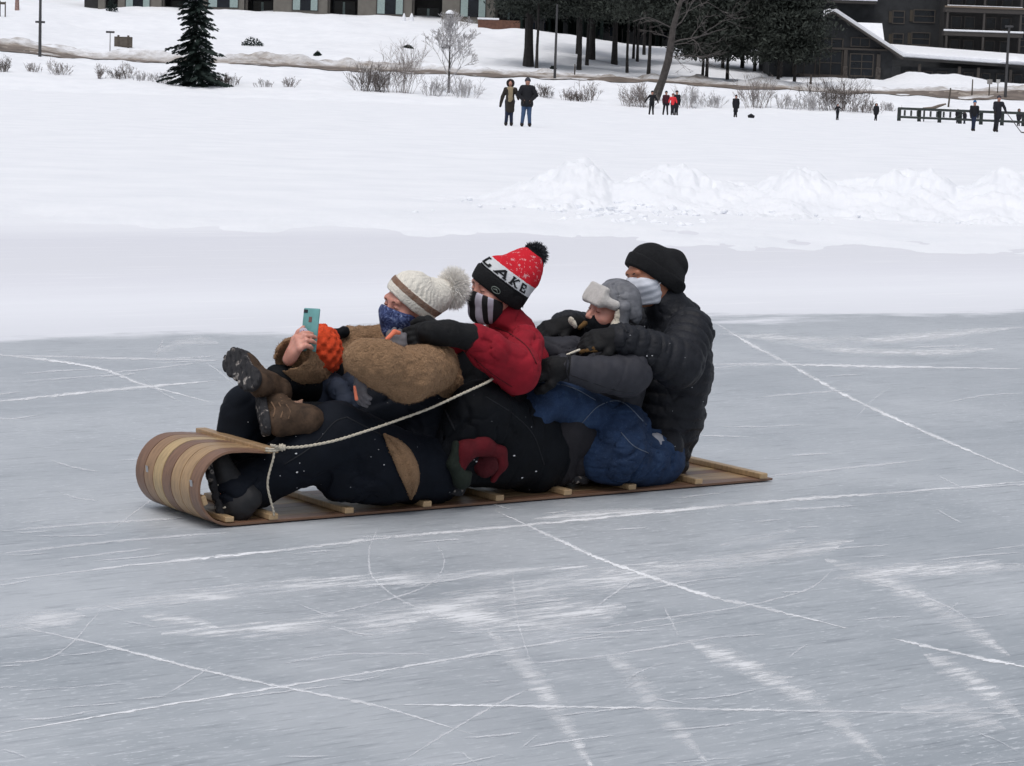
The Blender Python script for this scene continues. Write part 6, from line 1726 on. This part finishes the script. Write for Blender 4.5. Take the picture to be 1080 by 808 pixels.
# large dark hotel with balconies
D3 = 276.0
qx = lambda px: float(at(px, 40, D3)[0]); qz = lambda py, px=1000: float(at(px, py, D3)[2])
ht = empty('hotel', (qx(1000), D3, qz(90)), 'large dark timber hotel with stacked balconies edged in snow', 'building')
m_ = MB(); m_.abox(qx(858), qx(1150), D3, D3+14, qz(96), qz(-70)); m_.build('wall', HW_, ht)
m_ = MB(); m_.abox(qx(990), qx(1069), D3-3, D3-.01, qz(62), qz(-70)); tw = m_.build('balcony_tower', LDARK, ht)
for (y, mt) in ((33, SNOWCAP), (8.5, TANR), (-16, SNOWCAP)):
    m_ = MB(); m_.abox(qx(988), qx(1070), D3-4.6, D3-3.01, qz(y+5.5), qz(y+1), .02); bl = m_.build('balcony', HTR, ht)
    m_ = MB(); m_.abox(qx(987.5), qx(1070.5), D3-4.7, D3-4.3, qz(y+1)+.004, qz(y-1.0), .05); m_.build('rail', mt, bl)
    if mt is TANR:
        m_ = MB(); m_.abox(qx(990), qx(1068), D3-4.65, D3-4.35, qz(y-1.0)+.004, qz(y-1.8), .03); m_.build('snow_line', SNOWCAP, bl)
    m_ = MB(); m_.abox(qx(862), qx(921), D3-1.6, D3-.01, qz(y-1), qz(y-4), .02); b2 = m_.build('balcony', HTR, ht); m_ = MB(); m_.abox(qx(862), qx(921.5), D3-1.7, D3-1.3, qz(y-4)+.004, qz(y-5.6), .05); m_.build('snow_line', SNOWCAP, b2)
    for x in (991, 1029, 1067):
        m_ = MB(); m_.abox(qx(x-1), qx(x+1), D3-4.55, D3-4.25, qz(y+24.5), qz(y+5.5)-.004); m_.build('post', HTR, ht)
    for x in (998, 1012, 1034, 1050): win(ht, qx(x), qx(x+9), qz(y+21), qz(y+10), D3-3, HTR, 0, 0)
for (x0, x1, ya, yb) in ((962, 980, 48, 36), (963, 984, 24, 12), (942, 952, 48, 38), (941, 952, 26, 14), (1076, 1090, 46, 34), (1076, 1090, 22, 8)):
    w_ = win(ht, qx(x0), qx(x1), qz(ya), qz(yb), D3, GTR, 0, 1)
    m_ = MB(); m_.abox(qx(x0)-.5, qx(x0)-.16, D3-.12, D3-.01, qz(ya), qz(yb)); m_.build('shutter', plain('tan_shutter', (.055, .046, .035), .9), w_)
# low entrance wing with snow roof
D4 = 262.0
ex = lambda px: float(at(px, 70, D4)[0]); ez = lambda py: float(at(1010, py, D4)[2])
en = empty('entrance_wing', (ex(1010), D4, ez(92)), 'low dark entrance wing under a thick snowy roof', 'building')
m_ = MB(); m_.abox(ex(950), ex(1130), D4, D4+9, ez(98), ez(72)); m_.build('wall', HW_, en)
m_ = MB(); a = [(ex(940), D4-1.5, ez(62.5)), (ex(1130), D4-1.5, ez(69)), (ex(1130), D4+9, ez(60)), (ex(944), D4+9, ez(52))]
m_.add([p for p in a] + [(p[0], p[1], p[2]+.55) for p in a], [(0, 1, 5, 4), (1, 2, 6, 5), (2, 3, 7, 6), (3, 0, 4, 7), (4, 5, 6, 7), (3, 2, 1, 0)]); me = m_.mesh()
ro = obj('roof_snow', me, SNOWCAP, en, False); bv = ro.modifiers.new('b', 'BEVEL'); bv.width = .16; bv.segments = 3
m_ = MB(); a = [(ex(939.6), D4-1.6, ez(65)), (ex(1130.5), D4-1.6, ez(71.5)), (ex(1130.5), D4+9.1, ez(62)), (ex(943), D4+9.1, ez(54))]
m_.add([p for p in a] + [(p[0], p[1], p[2]+.24) for p in a], [(0, 1, 5, 4), (1, 2, 6, 5), (2, 3, 7, 6), (3, 0, 4, 7), (4, 5, 6, 7), (3, 2, 1, 0)]); m_.build('fascia', LDARK, en)
m_ = MB(); m_.tube([(ex(1066), D4-1.3, ez(66)), (ex(1066), D4-1.2, ez(60.0)), (ex(1066), D4-1.1, ez(58.5))], [1.7, .8, .1], 14); m_.build('snow_heap', SNOWCAP, en)
for x in (956, 975, 990, 1018, 1036, 1052, 1070): win(en, ex(x), ex(x+8), ez(88), ez(77), D4, HTR, 0, 0)
for x in (968, 1010, 1030, 1064):
    m_ = MB(); m_.abox(ex(x)-.14, ex(x)+.14, D4-1.3, D4-1.0, ez(98), ez(68.5+ (x-950)*.03)); m_.build('post', GTR, en)
# heap of snow before the entrance
hb = MB(); n1, n2 = 60, 16
xs_ = np.linspace(930, 1120, n1); ds_ = np.linspace(238, 256, n2)
Vh = [];
for j, d in enumerate(ds_):
    for i, x in enumerate(xs_):
        X_ = float(at(x, 80, d)[0]); g = float(terrain(X_, d)[0]); hgt = np.interp(x, [930, 945, 960, 980, 1010, 1030, 1050, 1085, 1120], [0, .5, .9, .8, 1.0, .7, .35, .2, 0])
        Vh.append((X_, d, g - .05 + hgt*math.sin(math.pi*j/(n2-1))*(.75+.5*float(fbm2(np.array([X_*.5]), np.array([d*.5]), 77)[0]))))
ii = (np.arange(n2-1)[:, None]*n1 + np.arange(n1-1)[None]).ravel()
o = obj('snow_heap', mesh_np(Vh, np.stack([ii, ii+1, ii+n1+1, ii+n1], 1)), SNOWCAP); tag(o, 'ploughed heap of snow before the hotel entrance', 'snow heap', kind='structure')

# ---- railing on the lake
RAIL = plain('dark_rail', (.030, .038, .036), .8, var=.2)
pa = on_snow(947, 186.0); pb = on_snow(1110, 178.0); fe = empty('railing', pa, 'dark timber railing of the landing stage on the frozen lake', 'railing')
L_ = np.linalg.norm(pb-pa); du = (pb-pa)/L_; pn = np.array([-du[1], du[0], 0]); pn /= np.linalg.norm(pn); zz_ = np.array([0, 0, 1.0])
for h, hh_ in ((.93, .095), (.30, .085)):
    m_ = MB(); m_.box(pa + du*L_/2 + zz_*h, du, pn, np.cross(du, pn), L_/2, .06, hh_); m_.build('rail', RAIL, fe)
k = 0; s_ = 0.0
while s_ < L_:
    m_ = MB(); m_.box(pa + du*s_ + zz_*.42 + pn*.135, du, pn, np.cross(du, pn), .12, .07, .56); m_.build('post', RAIL, fe); s_ += 1.72
for i in range(1, 9):
    m_ = MB(); m_.box(pa + du*(i*.55) + zz_*.61, du, pn, np.cross(du, pn), .07, .03, .21); m_.build('baluster', RAIL, fe)
for s_ in (5.2, 6.6):
    q = pa + du*s_; m_ = MB(); dd_ = du*.9 + zz_*.55; dd_ /= np.linalg.norm(dd_); m_.box(q + zz_*.62, dd_, pn, np.cross(dd_, pn), .45, .04, .04); m_.build('brace', RAIL, fe)
b = on_snow(985, 190); t = empty('log', b + np.array([0, 0, .9]), 'brown log lying aslant on the railing', 'log')
m_ = MB(); m_.tube([(-.9, 0, .05), (-.2, 0, .12), (.35, 0, .34), (.85, 0, .5)], [.12, .13, .11, .06], 8); put('trunk', m_.mesh(), plain('log_bark', (.15, .12, .10), .9, var=.3, scale=4), None, parent=t)
m_ = MB(); m_.tube([(-.75, 0, .02), (-.8, .0, -1.0)], [.05, .05], 6); put('support', m_.mesh(), RAIL, None, parent=t)

# ---- people on the far snow: one continuous body each, clothes as children
FSK = plain('far_skin', srgb(170, 125, 108), .7)
def fmat(n, c): return cloth('far_' + n, srgb(*c), rough=.85, var=.2, scale=6, bs=40, bst=.3, bd=.01)
FM = {'black': fmat('black', (26, 27, 32)), 'olive': fmat('olive', (48, 44, 40)), 'jeans': fmat('jeans', (62, 82, 112)), 'navy': fmat('navy', (34, 42, 62)), 'red': fmat('red', (214, 52, 60)), 'maroon': fmat('maroon', (60, 26, 36)), 'scarf': fmat('scarf', (142, 128, 104)), 'fur': fmat('fur', (34, 28, 27)), 'grey': fmat('grey', (58, 58, 66)), 'blue': fmat('blue', (30, 92, 140)), 'dark': fmat('dark', (32, 33, 40)), 'wine': fmat('wine', (88, 34, 40))}
def far_person(px, d, H, lab, coat='black', legs='dark', hat='black', yaw=0.0, arms=((-.04, -.12, -.52), (.05, -.02, -.55)), legsp=((-.08, .05), (.07, -.04)), coatlen=.0, hood=None, scarf=None, lean=0.0, res=.024, group=None, bulk=1.0, elb=.03):
    b = on_snow(px, d); t = empty('person', b, lab, 'person', group); k = H/1.75
    A_ = lambda x, y, z: np.array([x*k + lean*z*k, y*k, z*k]) + b
    sh = [A_(-.175, 0, 1.39), A_(.175, 0, 1.39)]; hips = [A_(-.09, 0, .90), A_(.09, 0, .90)]
    kn = [A_(legsp[i][0]*.75 - .03*(1-2*i)*0, legsp[i][1]*.5 - .04, .48) for i in (0, 1)]; an = [A_(legsp[i][0], legsp[i][1], .08) for i in (0, 1)]
    wr = [sh[i] + np.array([arms[i][0], arms[i][1], -.56])*k for i in (0, 1)]
    if len(arms[0]) > 2: wr = [sh[i] + np.array(arms[i])*k for i in (0, 1)]
    el = [(sh[i]+wr[i])/2 + np.array([(-elb, elb)[i], .04, -.02])*k for i in (0, 1)]
    hd = A_(0, -.02, 1.62); R = lambda r: r*k
    body = [ell(hd, np.eye(3), (R(.085), R(.10), R(.125)), .02), cone((hd, R(.06)), (A_(0, 0, 1.40), R(.065)), .04), cone((A_(0, 0, 1.32), R(.13)), (A_(0, 0, .95), R(.12)), .06), cone((sh[0], R(.06)), (sh[1], R(.06)), .05),
            ell(hd + np.array([0, -R(.10), -R(.01)]), np.eye(3), (R(.018), R(.025), R(.028)), .01)]
    for i in (0, 1):
        body += [cone((sh[i], R(.05)), (el[i], R(.042)), .03), cone((el[i], R(.042)), (wr[i], R(.03)), .02), ell(wr[i] + (wr[i]-el[i])*.28, np.eye(3), (R(.04), R(.04), R(.07)), .02),
                 cone((hips[i], R(.085)), (kn[i], R(.06)), .04), cone((kn[i], R(.058)), (an[i], R(.042)), .02), cone((an[i]-zz_*R(.02), R(.042)), (an[i] + np.array([0, -R(.14), -R(.035)]), R(.036)), .02)]
    obj('body', sdf_mesh(body, res), FSK, t)
    ct = [cone((A_(0, 0, 1.33), R(.155*bulk)), (A_(0, 0, .92 - coatlen*.3), R(.160*bulk + coatlen*.06)), .06), cone((sh[0], R(.085*bulk)), (sh[1], R(.085*bulk)), .06)]
    if coatlen: ct.append(cone((A_(0, 0, .92), R(.165*bulk)), (A_(0, 0, .92-coatlen), R(.185*bulk)), .06))
    for i in (0, 1): ct += [cone((sh[i], R(.085*bulk)), (el[i], R(.072*bulk)), .03), cone((el[i], R(.072*bulk)), (wr[i], R(.055)), .02)]
    ct.append(half(A_(0, 0, .82 - coatlen*1.05), -zz_, .02))
    obj('coat', sdf_mesh(ct, res, folds(.008, 9, int(px)), .02), FM[coat], t)
    tr = []
    for i in (0, 1): tr += [cone((hips[i]+zz_*R(.04), R(.11)), (kn[i], R(.078)), .04), cone((kn[i], R(.076)), (an[i]+zz_*R(.02), R(.062)), .02)]
    obj('trousers', sdf_mesh(tr, res), FM[legs], t)
    for i in (0, 1): obj('boot', sdf_mesh([cone((an[i], R(.062)), (an[i] + np.array([0, -R(.15), -R(.03)]), R(.050)), .03), cone((an[i]+zz_*R(.08), R(.06)), (an[i], R(.062)), .03)], res), FM['fur'], t)
    for i in (0, 1): obj('glove', sdf_mesh([cone((wr[i], R(.052)), (wr[i] + (wr[i]-el[i])*.38, R(.046)), .02), cone((wr[i] + (wr[i]-el[i])*.1, R(.03)), (wr[i] + (wr[i]-el[i])*.22 + np.array([0, -R(.05), 0]), R(.022)), .02)], res*.8), FM['fur'], t)
    if hood:
        obj('hood', sdf_mesh([ell(hd + np.array([0, R(.03), R(.0)]), np.eye(3), (R(.16), R(.13), R(.18)), .03), ell(hd + np.array([0, -R(.11), -R(.01)]), np.eye(3), (R(.085), R(.10), R(.115)), .03, 's')], res*.8, lambda Q: .012*sines(Q, 20, 3), .02), FM[hood], t)
    else:
        obj('hat', sdf_mesh([ell(hd + np.array([0, R(.015), R(.035)]), np.eye(3), (R(.11), R(.12), R(.125)), .03), half(hd + zz_*R(.01), -zz_ + np.array([0, -.25, 0]), .02)], res*.8), FM[hat], t)
    if scarf: obj('scarf', sdf_mesh([cone((A_(-.07, -.12, 1.44), R(.06)), (A_(.07, -.12, 1.44), R(.06)), .03), cone((A_(-.03, -.165, 1.40), R(.055)), (A_(.0, -.185, .98), R(.070)), .03), cone((A_(.05, -.165, 1.40), R(.05)), (A_(.05, -.185, 1.02), R(.06)), .03)], res*.8, lambda Q: .008*sines(Q, 30, 4), .015), FM[scarf], t)
    return t, b, k, wr
far_person(537, 92.5, 1.70, 'woman sized figure with a dark fur hood, beige scarf and olive knee length coat', 'olive', 'navy', hood='fur', scarf='scarf', arms=((-.17, 0, -.55), (.13, -.04, -.30)), legsp=((-.13, 0), (.08, 0)), coatlen=.30, res=.014)
far_person(555, 91.5, 1.78, 'figure in a black hip length jacket, blue jeans and grey knit cap', 'black', 'jeans', hat='grey', arms=((.03, -.14, -.44), (-.03, -.14, -.44)), legsp=((-.16, 0), (.12, 0)), coatlen=.10, res=.014, bulk=1.22, elb=.15)
far_person(687, 176, 1.70, 'black clad skater striding with both arms held out before the leaning tree', 'black', 'black', arms=((-.30, 0, -.40), (.26, -.02, -.42)), legsp=((-.16, -.1), (.12, .1)))
far_person(702.5, 177, 1.70, 'figure in a dark maroon jacket next to the red jacket', 'maroon', 'dark', lean=-.03, legsp=((-.22, 0), (.10, 0)))
far_person(709, 175, 1.52, 'skater in a bright red jacket in the middle of a close trio', 'red', 'dark', hat='wine', arms=((-.16, -.1, -.4), (.14, -.1, -.4)))
far_person(713, 178, 1.78, 'tallest of the close trio, dark jacket behind the red one', 'dark', 'dark')
far_person(775.5, 176, 1.58, 'lone figure in a long dark coat on the open snow', 'black', 'black', coatlen=.42)
far_person(883, 181, 1.20, 'small black clad child before the biggest dark bush', 'black', 'black', arms=((-.08, -.1, -.3), (.22, -.1, -.2)))
far_person(923.5, 182, 1.26, 'short stout figure in a dark coat near the low brush', 'black', 'black', coatlen=.2, bulk=1.3, hood='fur')
far_person(1009.5, 184, 1.05, 'dark child behind the railing, first of two', 'dark', 'dark', hood='fur', bulk=1.2)
far_person(1017, 184, .95, 'smaller dark child behind the railing beside another', 'dark', 'navy', hood='fur', bulk=1.2)
far_person(1026.5, 131, 1.60, 'figure in a bright blue hat, black vest and navy trousers before the railing', 'black', 'navy', hat='blue', legsp=((-.06, .05), (.02, -.05)), lean=-.0)
t, b, k, wr = far_person(1051, 128, 1.86, 'tall dark figure leaning on a hockey stick before the railing', 'dark', 'dark', hat='grey', arms=((-.02, -.2, -.42), (.16, -.2, -.40)), legsp=((-.10, .1), (-.02, -.1)), lean=.02, coatlen=.15)
hk = empty('hockey_stick', wr[1], 'thin dark hockey stick held by the tall dark figure', 'hockey stick')
gd = on_snow(1077, 126.5); m_ = MB(); m_.tube([wr[1] - wr[1], gd - wr[1] + np.array([0, 0, .05])], [.02, .022], 8); put('shaft', m_.mesh(), STEEL, None, parent=hk); m_ = MB(); m_.tube([gd - wr[1] + np.array([0, 0, .05]), gd - wr[1] + np.array([.30, -.05, .04])], [.035, .03], 8); put('blade', m_.mesh(), STEEL, None, parent=hk)
far_person(1074, 180, 1.22, 'hooded dark figure behind the railing at the photo edge', 'grey', 'dark', hood='fur', bulk=1.2, coatlen=.2)
b = on_snow(792, 176); m_ = MB(); m_.tube([(-.22, 0, .1), (0, 0, .16), (.24, 0, .09)], [.09, .17, .09], 10); o = put('bag', m_.mesh(), FM['black'], b); tag(o, 'small black bag lying on the open snow near the long dark coat', 'bag')
